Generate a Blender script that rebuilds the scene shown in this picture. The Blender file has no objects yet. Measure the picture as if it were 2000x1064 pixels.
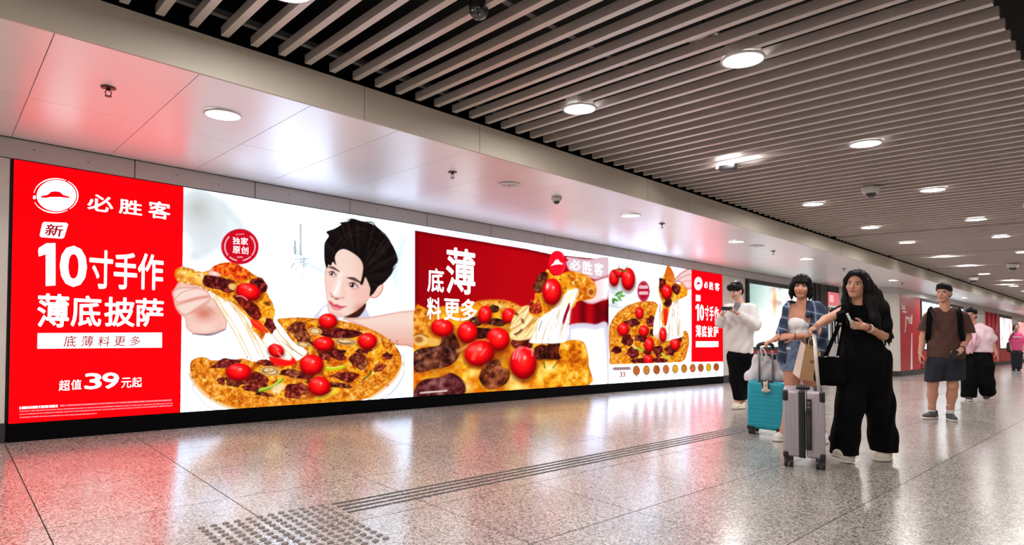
import bpy, bmesh, math, random
import numpy as np
from mathutils import Matrix, Vector

# ------------------------------------------------------------------ camera, world, exposure
SC = bpy.context.scene
COL = SC.collection
K = -0.0411            # the passage ramps gently down along +Y
CAM_X, CAM_H = 6.3342, 1.05

cam_d = bpy.data.cameras.new('camera')
cam_d.sensor_width = 36.0
cam_d.lens = 1189.1254 / 2000.0 * 36.0
cam_d.shift_y = (573.7073 - 532.0) / 2000.0
cam_d.clip_start, cam_d.clip_end = 0.05, 200.0
cam = bpy.data.objects.new('camera', cam_d)
COL.objects.link(cam)
_r, _u, _f = Vector((.6846, .7289, .0005)), Vector((.0185, -.0180, .9997)), Vector((-.7287, .6844, .0258))
cam.matrix_world = Matrix(((_r.x, _u.x, -_f.x, CAM_X), (_r.y, _u.y, -_f.y, 0.0), (_r.z, _u.z, -_f.z, CAM_H), (0, 0, 0, 1)))
SC.camera = cam

world = bpy.data.worlds.new('world'); SC.world = world; world.use_nodes = True
world.node_tree.nodes['Background'].inputs[0].default_value = (.55, .52, .56, 1)
world.node_tree.nodes['Background'].inputs[1].default_value = 0.02
SC.view_settings.view_transform = 'Standard'
SC.view_settings.look = 'None'
SC.view_settings.exposure = 0.12
SC.view_settings.gamma = 1.0
SC.view_settings.use_curve_mapping = False
SC.cycles.use_denoising = True
SC.cycles.max_bounces = 4
SC.cycles.diffuse_bounces = 3
SC.cycles.glossy_bounces = 3
SC.cycles.use_adaptive_sampling = True
SC.cycles.adaptive_threshold = 0.04
SC.cycles.light_sampling_threshold = 0.03
SC.cycles.caustics_reflective = False
SC.cycles.sample_clamp_indirect = 6.0

POSTER_GAIN = 1.0     # luminance of the back-lit advertising panels
LAMP_W = 16.0           # watts of one ceiling downlight

# ------------------------------------------------------------------ helpers
random.seed(5)
def lin(c):
    c = np.asarray(c, float)
    return np.where(c <= .04045, c / 12.92, ((c + .055) / 1.055) ** 2.4)
def rgb(r, g, b):
    return tuple(float(v) for v in lin(np.array([r, g, b]) / 255.0)) + (1.0,)

MATS = {}
def mat(name, col=(.5, .5, .5, 1), rough=.5, metal=0.0, spec=.5, noise=0.0, nscale=20.0, bump=0.0, bscale=80.0, emit=0.0, coat=0.0, sheen=0.0, rnd=0.0):
    if name in MATS: return MATS[name]
    m = bpy.data.materials.new(name); m.use_nodes = True
    nt = m.node_tree; b = nt.nodes['Principled BSDF']
    b.inputs['Base Color'].default_value = col
    b.inputs['Roughness'].default_value = rough
    b.inputs['Metallic'].default_value = metal
    b.inputs['Specular IOR Level'].default_value = spec
    b.inputs['Coat Weight'].default_value = coat
    b.inputs['Sheen Weight'].default_value = sheen
    tc = nt.nodes.new('ShaderNodeTexCoord')
    if noise > 0 or rnd > 0:
        n = nt.nodes.new('ShaderNodeTexNoise'); n.inputs['Scale'].default_value = nscale; n.inputs['Detail'].default_value = 4
        nt.links.new(tc.outputs['Object'], n.inputs['Vector'])
        mr = nt.nodes.new('ShaderNodeMapRange')
        mr.inputs['From Min'].default_value = .3; mr.inputs['From Max'].default_value = .7
        mr.inputs['To Min'].default_value = 1 - noise; mr.inputs['To Max'].default_value = 1 + noise
        nt.links.new(n.outputs['Fac'], mr.inputs['Value'])
        val = mr.outputs['Result']
        if rnd > 0:
            oi = nt.nodes.new('ShaderNodeObjectInfo'); r2 = nt.nodes.new('ShaderNodeMapRange')
            r2.inputs['To Min'].default_value = 1 - rnd; r2.inputs['To Max'].default_value = 1 + rnd
            nt.links.new(oi.outputs['Random'], r2.inputs['Value'])
            mm = nt.nodes.new('ShaderNodeMath'); mm.operation = 'MULTIPLY'
            nt.links.new(val, mm.inputs[0]); nt.links.new(r2.outputs['Result'], mm.inputs[1]); val = mm.outputs[0]
        mx = nt.nodes.new('ShaderNodeVectorMath'); mx.operation = 'SCALE'
        mx.inputs[0].default_value = col[:3]
        nt.links.new(val, mx.inputs['Scale']); nt.links.new(mx.outputs['Vector'], b.inputs['Base Color'])
    if bump > 0:
        n2 = nt.nodes.new('ShaderNodeTexNoise'); n2.inputs['Scale'].default_value = bscale; n2.inputs['Detail'].default_value = 3
        nt.links.new(tc.outputs['Object'], n2.inputs['Vector'])
        bp = nt.nodes.new('ShaderNodeBump'); bp.inputs['Strength'].default_value = bump; bp.inputs['Distance'].default_value = .01
        nt.links.new(n2.outputs['Fac'], bp.inputs['Height']); nt.links.new(bp.outputs['Normal'], b.inputs['Normal'])
    if emit > 0:
        b.inputs['Emission Color'].default_value = col; b.inputs['Emission Strength'].default_value = emit; b.inputs['Specular IOR Level'].default_value = 0; b.inputs['Base Color'].default_value = (.003, .003, .003, 1)
    if emit > 0: m.cycles.emission_sampling = 'NONE'   # found by the rays themselves; the lamps carry area lights
    MATS[name] = m
    return m

def attr_mat(name, emit=0.0, rough=.5, spec=.5, bump=0.0, bscale=150.0):
    """colour comes from the mesh's own colour attribute 'tint' (flat print, fabric pattern, skin)"""
    if name in MATS: return MATS[name]
    m = bpy.data.materials.new(name); m.use_nodes = True
    nt = m.node_tree; b = nt.nodes['Principled BSDF']
    a = nt.nodes.new('ShaderNodeVertexColor'); a.layer_name = 'tint'
    b.inputs['Roughness'].default_value = rough; b.inputs['Specular IOR Level'].default_value = spec
    if emit > 0:
        m.cycles.emission_sampling = 'NONE'
        b.inputs['Base Color'].default_value = (.003, .003, .003, 1)
        nt.links.new(a.outputs['Color'], b.inputs['Emission Color']); b.inputs['Emission Strength'].default_value = emit
    else:
        nt.links.new(a.outputs['Color'], b.inputs['Base Color'])
    if bump > 0:
        tc = nt.nodes.new('ShaderNodeTexCoord'); n2 = nt.nodes.new('ShaderNodeTexNoise'); n2.inputs['Scale'].default_value = bscale
        nt.links.new(tc.outputs['Object'], n2.inputs['Vector'])
        bp = nt.nodes.new('ShaderNodeBump'); bp.inputs['Strength'].default_value = bump; bp.inputs['Distance'].default_value = .005
        nt.links.new(n2.outputs['Fac'], bp.inputs['Height']); nt.links.new(bp.outputs['Normal'], b.inputs['Normal'])
    MATS[name] = m
    return m

def tag(o, label=None, cat=None, group=None, kind=None):
    if label: o['label'] = label
    if cat: o['category'] = cat
    if group: o['group'] = group
    if kind: o['kind'] = kind
    return o
def link(o, parent=None, loc=None):
    COL.objects.link(o)
    if parent is not None: o.parent = parent
    if loc is not None: o.location = loc
    return o
def mesh(name, verts, faces, m=None, smooth=False):
    me = bpy.data.meshes.new(name)
    me.from_pydata([tuple(map(float, v)) for v in verts], [], [tuple(int(i) for i in f) for f in faces])
    if m is not None: me.materials.append(m)
    if smooth: me.polygons.foreach_set('use_smooth', [True] * len(me.polygons))
    me.update()
    return me
def mesh_np(name, V, Q, m=None, smooth=True, tint=None):
    """fast quad / tri mesh from arrays"""
    me = bpy.data.meshes.new(name)
    V = np.asarray(V, np.float32); Q = np.asarray(Q, np.int32); n = Q.shape[1]
    me.vertices.add(len(V)); me.vertices.foreach_set('co', V.ravel())
    me.loops.add(Q.size); me.loops.foreach_set('vertex_index', Q.ravel())
    me.polygons.add(len(Q)); me.polygons.foreach_set('loop_start', np.arange(0, Q.size, n, dtype=np.int32))
    me.update(calc_edges=True)
    me.polygons.foreach_set('use_smooth', np.full(len(Q), smooth))
    if tint is not None:
        a = me.color_attributes.new('tint', 'FLOAT_COLOR', 'POINT')
        c = np.ones((len(V), 4), np.float32); c[:, :3] = tint
        a.data.foreach_set('color', c.ravel())
    if m is not None: me.materials.append(m)
    me.validate(); me.update()
    return me
def obj(name, me, parent=None, loc=None):
    return link(bpy.data.objects.new(name, me), parent, loc)
def empty(name, loc=(0, 0, 0), rz=0.0):
    o = bpy.data.objects.new(name, None); o.empty_display_size = .1
    link(o, None, loc); o.rotation_euler = (0, 0, rz)
    return o
BOXF = [(0, 3, 2, 1), (4, 5, 6, 7), (0, 1, 5, 4), (1, 2, 6, 5), (2, 3, 7, 6), (3, 0, 4, 7)]
def box_v(x0, x1, y0, y1, z0, z1, shear=K):
    v = [(x0, y0, z0), (x1, y0, z0), (x1, y1, z0), (x0, y1, z0), (x0, y0, z1), (x1, y0, z1), (x1, y1, z1), (x0, y1, z1)]
    return [(a, b, c + shear * b) for a, b, c in v]
def box_mesh(name, x0, x1, y0, y1, z0, z1, m, shear=K):
    return mesh(name, box_v(x0, x1, y0, y1, z0, z1, shear), BOXF, m)
def ramp_box(name, x0, x1, y0, y1, z0, z1, m, parent=None):
    """a box that follows the ramp; z is height above the floor"""
    return obj(name, box_mesh(name, 0, x1 - x0, 0, y1 - y0, z0, z1, m), parent, (x0, y0, K * y0))
def rbox(name, sx, sy, sz, r, m, parent=None, loc=(0, 0, 0), seg=3, axes=None):
    """rounded box centred on its origin"""
    bm = bmesh.new(); bmesh.ops.create_cube(bm, size=1.0)
    for v in bm.verts: v.co = Vector((v.co.x * sx, v.co.y * sy, v.co.z * sz))
    ed = bm.edges[:] if axes is None else [e for e in bm.edges if abs((e.verts[0].co - e.verts[1].co).normalized()[axes]) > .9]
    bmesh.ops.bevel(bm, geom=ed, offset=r, segments=seg, profile=.5, affect='EDGES')
    me = bpy.data.meshes.new(name); bm.to_mesh(me); bm.free(); me.materials.append(m)
    me.polygons.foreach_set('use_smooth', [True] * len(me.polygons))
    me.set_sharp_from_angle(angle=math.radians(40))
    return obj(name, me, parent, loc)
def lathe(name, prof, m, n=24, parent=None, loc=None, caps=True, smooth=True):
    """prof: list of (r, z); revolved about Z"""
    V, F = [], []
    for r, z in prof:
        for i in range(n):
            a = 2 * math.pi * i / n; V.append((r * math.cos(a), r * math.sin(a), z))
    for j in range(len(prof) - 1):
        for i in range(n):
            a, b = j * n + i, j * n + (i + 1) % n
            F.append((a, b, b + n, a + n))
    if caps:
        F.append(tuple(reversed(range(n)))); F.append(tuple(range((len(prof) - 1) * n, len(prof) * n)))
    me = mesh(name, V, F, m, smooth)
    me.set_sharp_from_angle(angle=math.radians(35))
    return obj(name, me, parent, loc)
def tube_mesh(name, pts, rad, m, n=10, caps=True):
    P = [Vector(p) for p in pts]; R = rad if isinstance(rad, (list, tuple)) else [rad] * len(P)
    V, F = [], []
    up = None
    for i, p in enumerate(P):
        d = (P[min(i + 1, len(P) - 1)] - P[max(i - 1, 0)]).normalized()
        if up is None: up = d.orthogonal().normalized()
        up = (up - d * up.dot(d)).normalized(); s = d.cross(up)
        for k in range(n):
            a = 2 * math.pi * k / n; V.append(p + (up * math.cos(a) + s * math.sin(a)) * R[i])
    for j in range(len(P) - 1):
        for k in range(n):
            a, b = j * n + k, j * n + (k + 1) % n; F.append((a, b, b + n, a + n))
    if caps: F.append(tuple(reversed(range(n)))); F.append(tuple(range((len(P) - 1) * n, len(P) * n)))
    return mesh(name, V, F, m, True)
def tube(name, pts, rad, m, parent=None, n=10, loc=None):
    return obj(name, tube_mesh(name, pts, rad, m, n), parent, loc)
def catmull(P, n=8, closed=True):
    P = np.asarray(P, float); out = []; N = len(P)
    for i in range(N if closed else N - 1):
        if closed: a, b, c, d = P[i - 1], P[i], P[(i + 1) % N], P[(i + 2) % N]
        else: a, b, c, d = P[max(i - 1, 0)], P[i], P[i + 1], P[min(i + 2, N - 1)]
        for t in np.arange(n) / n:
            out.append(.5 * ((2 * b) + (-a + c) * t + (2 * a - 5 * b + 4 * c - d) * t * t + (-a + 3 * b - 3 * c + d) * t ** 3))
    if not closed: out.append(P[-1])
    return np.array(out)
# ================================================================== the passage (setting)
def granite():
    m = bpy.data.materials.new('polished_granite'); m.use_nodes = True
    nt = m.node_tree; b = nt.nodes['Principled BSDF']; L = nt.links.new
    geo = nt.nodes.new('ShaderNodeNewGeometry')
    n1 = nt.nodes.new('ShaderNodeTexNoise'); n1.inputs['Scale'].default_value = 75; n1.inputs['Detail'].default_value = 3; n1.inputs['Roughness'].default_value = .62
    n1.inputs['Distortion'].default_value = 1.2
    n2 = nt.nodes.new('ShaderNodeTexNoise'); n2.inputs['Scale'].default_value = 2.2; n2.inputs['Detail'].default_value = 4
    L(geo.outputs['Position'], n1.inputs['Vector']); L(geo.outputs['Position'], n2.inputs['Vector'])
    cr = nt.nodes.new('ShaderNodeValToRGB')
    e = cr.color_ramp.elements
    e[0].position = .37; e[0].color = (.05, .044, .04, 1); e[1].position = .62; e[1].color = (.64, .585, .525, 1)
    x = e.new(.44); x.color = (.165, .145, .125, 1); x = e.new(.50); x.color = (.465, .42, .37, 1)
    L(n1.outputs['Fac'], cr.inputs['Fac'])
    mr = nt.nodes.new('ShaderNodeMapRange'); mr.inputs['From Min'].default_value = .3; mr.inputs['From Max'].default_value = .7
    mr.inputs['To Min'].default_value = .86; mr.inputs['To Max'].default_value = 1.08
    L(n2.outputs['Fac'], mr.inputs['Value'])
    oi = nt.nodes.new('ShaderNodeObjectInfo'); r2 = nt.nodes.new('ShaderNodeMapRange')
    r2.inputs['To Min'].default_value = .93; r2.inputs['To Max'].default_value = 1.05
    L(oi.outputs['Random'], r2.inputs['Value'])
    mm = nt.nodes.new('ShaderNodeMath'); mm.operation = 'MULTIPLY'; L(mr.outputs[0], mm.inputs[0]); L(r2.outputs[0], mm.inputs[1])
    vm = nt.nodes.new('ShaderNodeVectorMath'); vm.operation = 'SCALE'
    L(cr.outputs['Color'], vm.inputs[0]); L(mm.outputs[0], vm.inputs['Scale']); L(vm.outputs['Vector'], b.inputs['Base Color'])
    b.inputs['Roughness'].default_value = .2; b.inputs['IOR'].default_value = 2.25
    rr = nt.nodes.new('ShaderNodeMapRange'); rr.inputs['To Min'].default_value = .17; rr.inputs['To Max'].default_value = .25
    L(n1.outputs['Fac'], rr.inputs['Value']); L(rr.outputs[0], b.inputs['Roughness'])
    MATS['granite'] = m
    return m
GRANITE = granite()
M_GROUT = mat('dark_joint', (.035, .032, .03, 1), .8)
M_SOFFIT = mat('white_enamel_panel', (.965, .96, .99, 1), .34, .3, rnd=.015, noise=.01, nscale=2)
M_FASCIA = mat('beige_enamel_panel', rgb(204, 193, 177), .55, .0, noise=.03, nscale=3)
M_SLAT = mat('taupe_slat', rgb(222, 211, 204), .38, .4, noise=.03, nscale=4)
M_VOID = mat('black_void', (.008, .008, .009, 1), .9)
M_RAIL = mat('galvanised_rail', rgb(120, 118, 118), .45, .6)
M_HEADER = mat('grey_header_panel', rgb(206, 200, 200), .45, .1, noise=.03, nscale=3, rnd=.02)
M_WALL = mat('pale_wall_panel', rgb(222, 216, 208), .35, .05, noise=.02, nscale=3, rnd=.02)
M_PLINTH = mat('black_plinth', (.0015, .0015, .002, 1), .6, spec=.05)
M_SKIRT = mat('dark_grey_skirting', rgb(45, 43, 42), .5)
M_DARK = mat('dark_metal', rgb(48, 44, 43), .4, .3)
M_RED = mat('red_panel', rgb(178, 18, 30), .35)
M_WHITE = mat('white_plastic', rgb(225, 222, 220), .4)
M_BLACK = mat('black_plastic', (.012, .012, .013, 1), .4)

Y0, Y1 = -4.0, 48.0
# floor: dark bed with separate granite tiles
floor = tag(ramp_box('floor', -.4, 9.2, Y0, Y1, -.12, -.012, M_GROUT), 'polished speckled grey granite floor of the passage', 'floor', kind='structure')
TX, TY, TG = .81, .8585, .006
xs = [5.03 + TX * i for i in range(-7, 6)]
ys = [1.253 + TY * j for j in range(-6, 55)]
cells = []
for yy in ys:
    for xx in xs:
        x0, x1 = max(xx, -.38), min(xx + TX, 9.15)
        if x1 - x0 > .05: cells.append((x0, x1, yy))
def cell_rank(c):
    dx, dy = (c[0] + c[1]) / 2 - CAM_X, c[2] + TY / 2
    d = math.hypot(dx, dy); a = (dx * -.7287 + dy * .6844) / d
    return d + (0 if a > .55 else 30)
cells.sort(key=cell_rank)
tile_cache = {}
for (x0, x1, yy) in cells[:295]:
    key = round(x1 - x0, 3)
    if key not in tile_cache:
        w = x1 - x0
        tile_cache[key] = box_mesh('floor_tile', TG / 2, w - TG / 2, TG / 2, TY - TG / 2, -.015, 0.0, GRANITE)
    obj('floor_tile', tile_cache[key], floor, (x0 - (-.4), yy - Y0, K * (yy - Y0)))
V, F = [], []
for (x0, x1, yy) in cells[295:]:
    b0 = len(V); V += [(a + .4, b - Y0, c - K * Y0) for a, b, c in box_v(x0 + TG / 2, x1 - TG / 2, yy + TG / 2, yy + TY - TG / 2, -.015, 0.0)]
    F += [tuple(i + b0 for i in f) for f in BOXF]
far_tiles = obj('far_floor_tiles', mesh('far_floor_tiles', V, F, GRANITE), floor); far_tiles['kind'] = 'stuff'
# tactile guide: four low bars and a square of studs
M_TACT = mat('shaded_guide_bar', rgb(58, 52, 50), .5, noise=.5, nscale=70)  # dark tone stands for the shadow lines along the raised bars
M_STUD = mat('guide_stud', rgb(112, 102, 97), .35, noise=.25, nscale=90)  # darker than the tiles, to carry the shading on the stud sides
def low_bar(w, l, h):
    v = [(-w / 2, 0, 0), (w / 2, 0, 0), (w / 2, l, K * l), (-w / 2, l, K * l), (-w / 4, .004, h), (w / 4, .004, h), (w / 4, l - .004, h + K * l), (-w / 4, l - .004, h + K * l)]
    return mesh('guide_bar', v, BOXF, M_TACT)
bar_me = low_bar(.020, .28, .004)
for n in range(25):
    for xx in (3.062, 3.124, 3.186, 3.248):
        yb = 1.66 + n * .2862
        obj('guide_bar', bar_me, floor, (xx + .4, yb - Y0, K * (yb - Y0)))
vv, ff = [], []
ringp = [(.0175, 0), (.0165, .0035), (.012, .006), (.005, .0068)]
for r_, z_ in ringp:
    for i in range(10):
        a = i * math.pi / 5; vv.append((r_ * math.cos(a), r_ * math.sin(a), z_))
for j in range(3):
    for i in range(10): ff.append((j * 10 + i, j * 10 + (i + 1) % 10, j * 10 + 10 + (i + 1) % 10, j * 10 + 10 + i))
ff.append(tuple(range(30, 40)))
stud_me = mesh('guide_stud', vv, ff, M_STUD, True)
for i in range(12):
    for j in range(13):
        xx, yb = 3.04 + .0575 * j, .97 + .0575 * i
        obj('guide_stud', stud_me, floor, (xx + .4, yb - Y0, K * (yb - Y0)))

# slatted ceiling under a dark void
ceiling = tag(ramp_box('ceiling', -.4, 9.2, Y0, Y1, 3.35, 3.45, M_VOID), 'dark ceiling void above the long taupe slats', 'ceiling', kind='structure')
CX0, CX1 = 2.60, 5.80
slat_me = box_mesh('slat', 0, CX1 - CX0, -.0215, .0215, 0, .053, M_SLAT, 0.0)
SLAT_Z = 2.70
GAPS = (10.87, 13.96, 17.05, 20.14, 23.2)
slat_y = []
y = .851 - .1698 * 14
while y < 44:
    if all(abs(y - g) > .07 for g in GAPS): slat_y.append(y)
    y += .1698
for y in slat_y:
    obj('slat', slat_me, ceiling, (CX0 + .4, y - Y0, SLAT_Z + K * (y - Y0)))
for xx in (2.72, 4.0, 5.37):
    for k in range(8):
        ya = -2 + 5.7 * k
        me = MATS.setdefault('rail_me', None) or box_mesh('carrier_rail', -.02, .02, 0, 5.65, SLAT_Z + .056, SLAT_Z + .09, M_RAIL)
        MATS['rail_me'] = me
        obj('carrier_rail', me, ceiling, (xx + .4, ya - Y0, K * (ya - Y0)))
# soffits along both walls
SOF_Z = 2.4575
def soffit(name, xa, xm, xb, label):
    root = tag(ramp_box(name, xa, xb, Y0, Y1, SOF_Z + .012, SOF_Z + .03, M_DARK), label, 'ceiling', kind='structure')
    g = .004
    for (a, b) in ((xa, xm), (xm, xb)):
        me = box_mesh('soffit_panel', a - xa + g / 2, b - xa - g / 2, g / 2, .6765 - g / 2, SOF_Z, SOF_Z + .01, M_SOFFIT)
        j = -6
        while .396 + .6765 * j < 44:
            yy = .396 + .6765 * j
            obj('soffit_panel', me, root, (0, yy - Y0, K * (yy - Y0))); j += 1
    return root
soffit_l = soffit('ceiling_soffit', 0.0, 1.272, 2.552, 'glossy white metal soffit panels above the advertising wall')
soffit_r = soffit('ceiling_soffit', 6.45, 7.75, 9.0, 'white metal soffit along the opposite side of the passage')
# fascia between soffit and slats
def fascia(name, x0, x1, label):
    root = tag(ramp_box(name, x0 + .006, x1 - .006, Y0, Y1, SOF_Z + .005, 2.67, M_DARK), label, 'fascia', kind='structure')
    js = [-4, -1.0, .02, 2.128, 3.176, 5.546, 6.38, 8.945]
    while js[-1] < 46: js.append(js[-1] + 2.37)
    for a, b in zip(js[:-1], js[1:]):
        me = box_mesh('fascia_panel', 0, x1 - x0, .0025, b - a - .0025, SOF_Z - .002, 2.6896, M_FASCIA)
        obj('fascia_panel', me, root, (-.006, a - Y0, K * (a - Y0)))
    return root
fascia('trim_1', 2.548, 2.568, 'long beige fascia band between white soffit and slats')
fascia('trim_2', 6.43, 6.45, 'beige fascia band on the far side of the slats')
# walls
wall_l = tag(ramp_box('wall_left', -.40, -.06, Y0, 17.9, 0, 2.5, M_DARK), 'advertising wall of pale panels with grey header strip', 'wall', kind='structure')
def wl(name, x0, x1, y0, y1, z0, z1, m):
    return obj(name, box_mesh(name, x0 + .4, x1 + .4, 0, y1 - y0, z0, z1, m), wall_l, (0, y0 - Y0, K * (y0 - Y0)))
hj = [-4.0] + [1.266 + 1.072 * i for i in range(-4, 16)]
for a, b in zip(hj[:-1], hj[1:]):
    wl('header_panel', -.06, -.012, a + .004, min(b, 17.0) - .004, 2.292, SOF_Z - .004, M_HEADER)
for a, b in ((-4, -2.3), (-2.3, -.95), (-.95, .395), (12.08, 13.08)):
    wl('wall_panel', -.06, -.012, a + .004, b - .004, .155, 2.284, M_WALL)
wl('wall_panel', -.06, -.02, 13.08, 17.0, .155, 2.284, M_WALL)
wl('dark_portal', -.06, .06, 17.0, 17.86, 0, SOF_Z - .003, M_DARK)
wl('dark_portal', .06, .08, 17.25, 17.29, .05, SOF_Z - .02, M_SKIRT)
for a, b in ((-4, .395), (12.06, 17.0)):
    tag(ramp_box('baseboard_left', -.05, -.008, a, b, 0, .15, M_SKIRT), 'dark skirting under the pale panel before the red poster' if a < 0 else 'dark skirting below the framed light box', 'skirting', kind='structure')
tag(ramp_box('baseboard_left', -.05, .004, .41, 12.06, 0, .147, M_PLINTH), 'black plinth running below the big bright poster', 'plinth', kind='structure')
# screws on the header
scr = mesh('screw', [(0, .006 * math.cos(i * math.pi / 3), .006 * math.sin(i * math.pi / 3)) for i in range(6)] + [(.003, 0, 0)], [(i, (i + 1) % 6, 6) for i in range(6)], M_BLACK)
for i in range(-1, 11):
    for off in (.35, .72):
        yy = 1.266 + 1.072 * i + off
        obj('screw', scr, wall_l, (-.012 + .4, yy - Y0, 2.36 + (.03 if off < .5 else 0) + K * (yy - Y0)))
# jog: shop front, curved pale pillar and the nearer wall beyond
jog = [(.08, 17.86), (.08, 18.62), (.16, 18.70), (.80, 19.02), (1.12, 19.12), (1.27, 19.20), (1.345, 19.32), (1.36, 19.50)]
def wall_strip(name, pts, z0, z1, m, parent, th=.05):
    V, F = [], []
    P = [Vector((a, b)) for a, b in pts]
    for i, q in enumerate(P):
        d = (P[min(i + 1, len(P) - 1)] - P[max(i - 1, 0)]).normalized(); nrm = Vector((d.y, -d.x))
        for w in (0, -th):
            for z in (z0, z1):
                c = q + nrm * w; V.append((c.x, c.y, z + K * c.y))
    for i in range(len(P) - 1):
        a, b = i * 4, i * 4 + 4
        F += [(a, b, b + 1, a + 1), (a + 2, a + 3, b + 3, b + 2), (a + 1, b + 1, b + 3, a + 3), (a, a + 2, b + 2, b)]
    e = (len(P) - 1) * 4
    F += [(0, 1, 3, 2), (e, e + 2, e + 3, e + 1)]
    me = mesh(name, V, F, m, True); me.set_sharp_from_angle(angle=math.radians(50))
    return obj(name, me, parent)
pil = tag(wall_strip('wall_corner', jog[1:], .15, 2.29, M_WALL, None), 'curved pale panel wall turning the corner before the dark red poster', 'wall', kind='structure')
wall_strip('header_panel', [(a + .012, b - .012) for a, b in jog[1:]], 2.295, SOF_Z - .003, M_HEADER, pil)
wall_strip('skirting', [(a + .006, b - .006) for a, b in jog[1:]], 0, .15, M_SKIRT, pil)
wall_f = tag(ramp_box('wall_left', 1.0, 1.34, 19.5, Y1, 0, 2.5, M_DARK), 'far stretch of wall with red and bright posters', 'wall', kind='structure')
def wf(name, x0, x1, y0, y1, z0, z1, m):
    return obj(name, box_mesh(name, x0 - 1.0, x1 - 1.0, 0, y1 - y0, z0, z1, m), wall_f, (0, y0 - 19.5, K * (y0 - 19.5)))
for i in range(14):
    a = 19.5 + 2.0 * i; wf('header_panel', 1.34, 1.362, a + .004, a + 1.996, 2.295, SOF_Z - .003, M_HEADER)
for a, b in ((27.6, 31.5), (38.3, 48)):
    wf('wall_panel', 1.34, 1.355, a, b, .155, 2.29, M_WALL)
tag(ramp_box('baseboard_left', 1.335, 1.372, 19.5, Y1, 0, .14, M_SKIRT), 'dark skirting under the far red posters', 'skirting', kind='structure')
wall_r = tag(ramp_box('wall_right', 9.0, 9.3, Y0, Y1, 0, 2.5, M_WALL), 'plain pale wall on the opposite side of the passage', 'wall', kind='structure')
tag(ramp_box('wall_back', -.4, 9.3, Y0 - .3, Y0, 0, 3.4, M_WALL), 'pale wall closing the passage behind the viewer', 'wall', kind='structure')
tag(ramp_box('wall_far', -.4, 9.3, Y1, Y1 + .3, 0, 3.4, M_WALL), 'pale wall at the distant end of the passage', 'wall', kind='structure')
# ================================================================== flat print of the back-lit advertising wall
# drawing coordinates (a 2000-wide sheet on which the print was traced) <-> flat wall (distance along, height)
HM = np.array([[337.8067, 5.7432, -123.8903], [100.7556, -255.8368, 876.0646], [0.1489, 0.0056, 1.0]])
HI = np.linalg.inv(HM)
def to_sheet(y, z):
    w = HM[2, 0] * y + HM[2, 1] * z + 1
    return (HM[0, 0] * y + HM[0, 1] * z + HM[0, 2]) / w, (HM[1, 0] * y + HM[1, 1] * z + HM[1, 2]) / w
def to_wall(x, y):
    q = HI @ np.array([x, y, 1.0]); return q[0] / q[2], q[1] / q[2]

def vnoise(x, y, seed=0):
    xi, yi = np.floor(x), np.floor(y); fx, fy = x - xi, y - yi
    fx = fx * fx * (3 - 2 * fx); fy = fy * fy * (3 - 2 * fy)
    def h(a, b):
        s = np.sin(a * 127.1 + b * 311.7 + seed * 74.7) * 43758.5453
        return s - np.floor(s)
    return (h(xi, yi) * (1 - fx) + h(xi + 1, yi) * fx) * (1 - fy) + (h(xi, yi + 1) * (1 - fx) + h(xi + 1, yi + 1) * fx) * fy
def fbm(x, y, s, seed=0, o=3):
    v = 0; a = .5; t = 0
    for i in range(o):
        v = v + a * vnoise(x / s, y / s, seed + i * 13); t += a; a *= .55; s = s / 2.1
    return v / t
def mixc(a, b, t):
    a = np.asarray(a, float); b = np.asarray(b, float); t = np.clip(np.asarray(t, float), 0, 1)[..., None]
    return a * (1 - t) + b * t
def ramp(v, stops):
    v = np.asarray(v); out = np.zeros(v.shape + (3,)); out[:] = stops[0][1]
    for (a, ca), (b, cb) in zip(stops[:-1], stops[1:]):
        t = np.clip((v - a) / (b - a), 0, 1)[..., None]
        out = np.where((v >= a)[..., None], np.asarray(ca, float) * (1 - t) + np.asarray(cb, float) * t, out)
    return out

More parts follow.
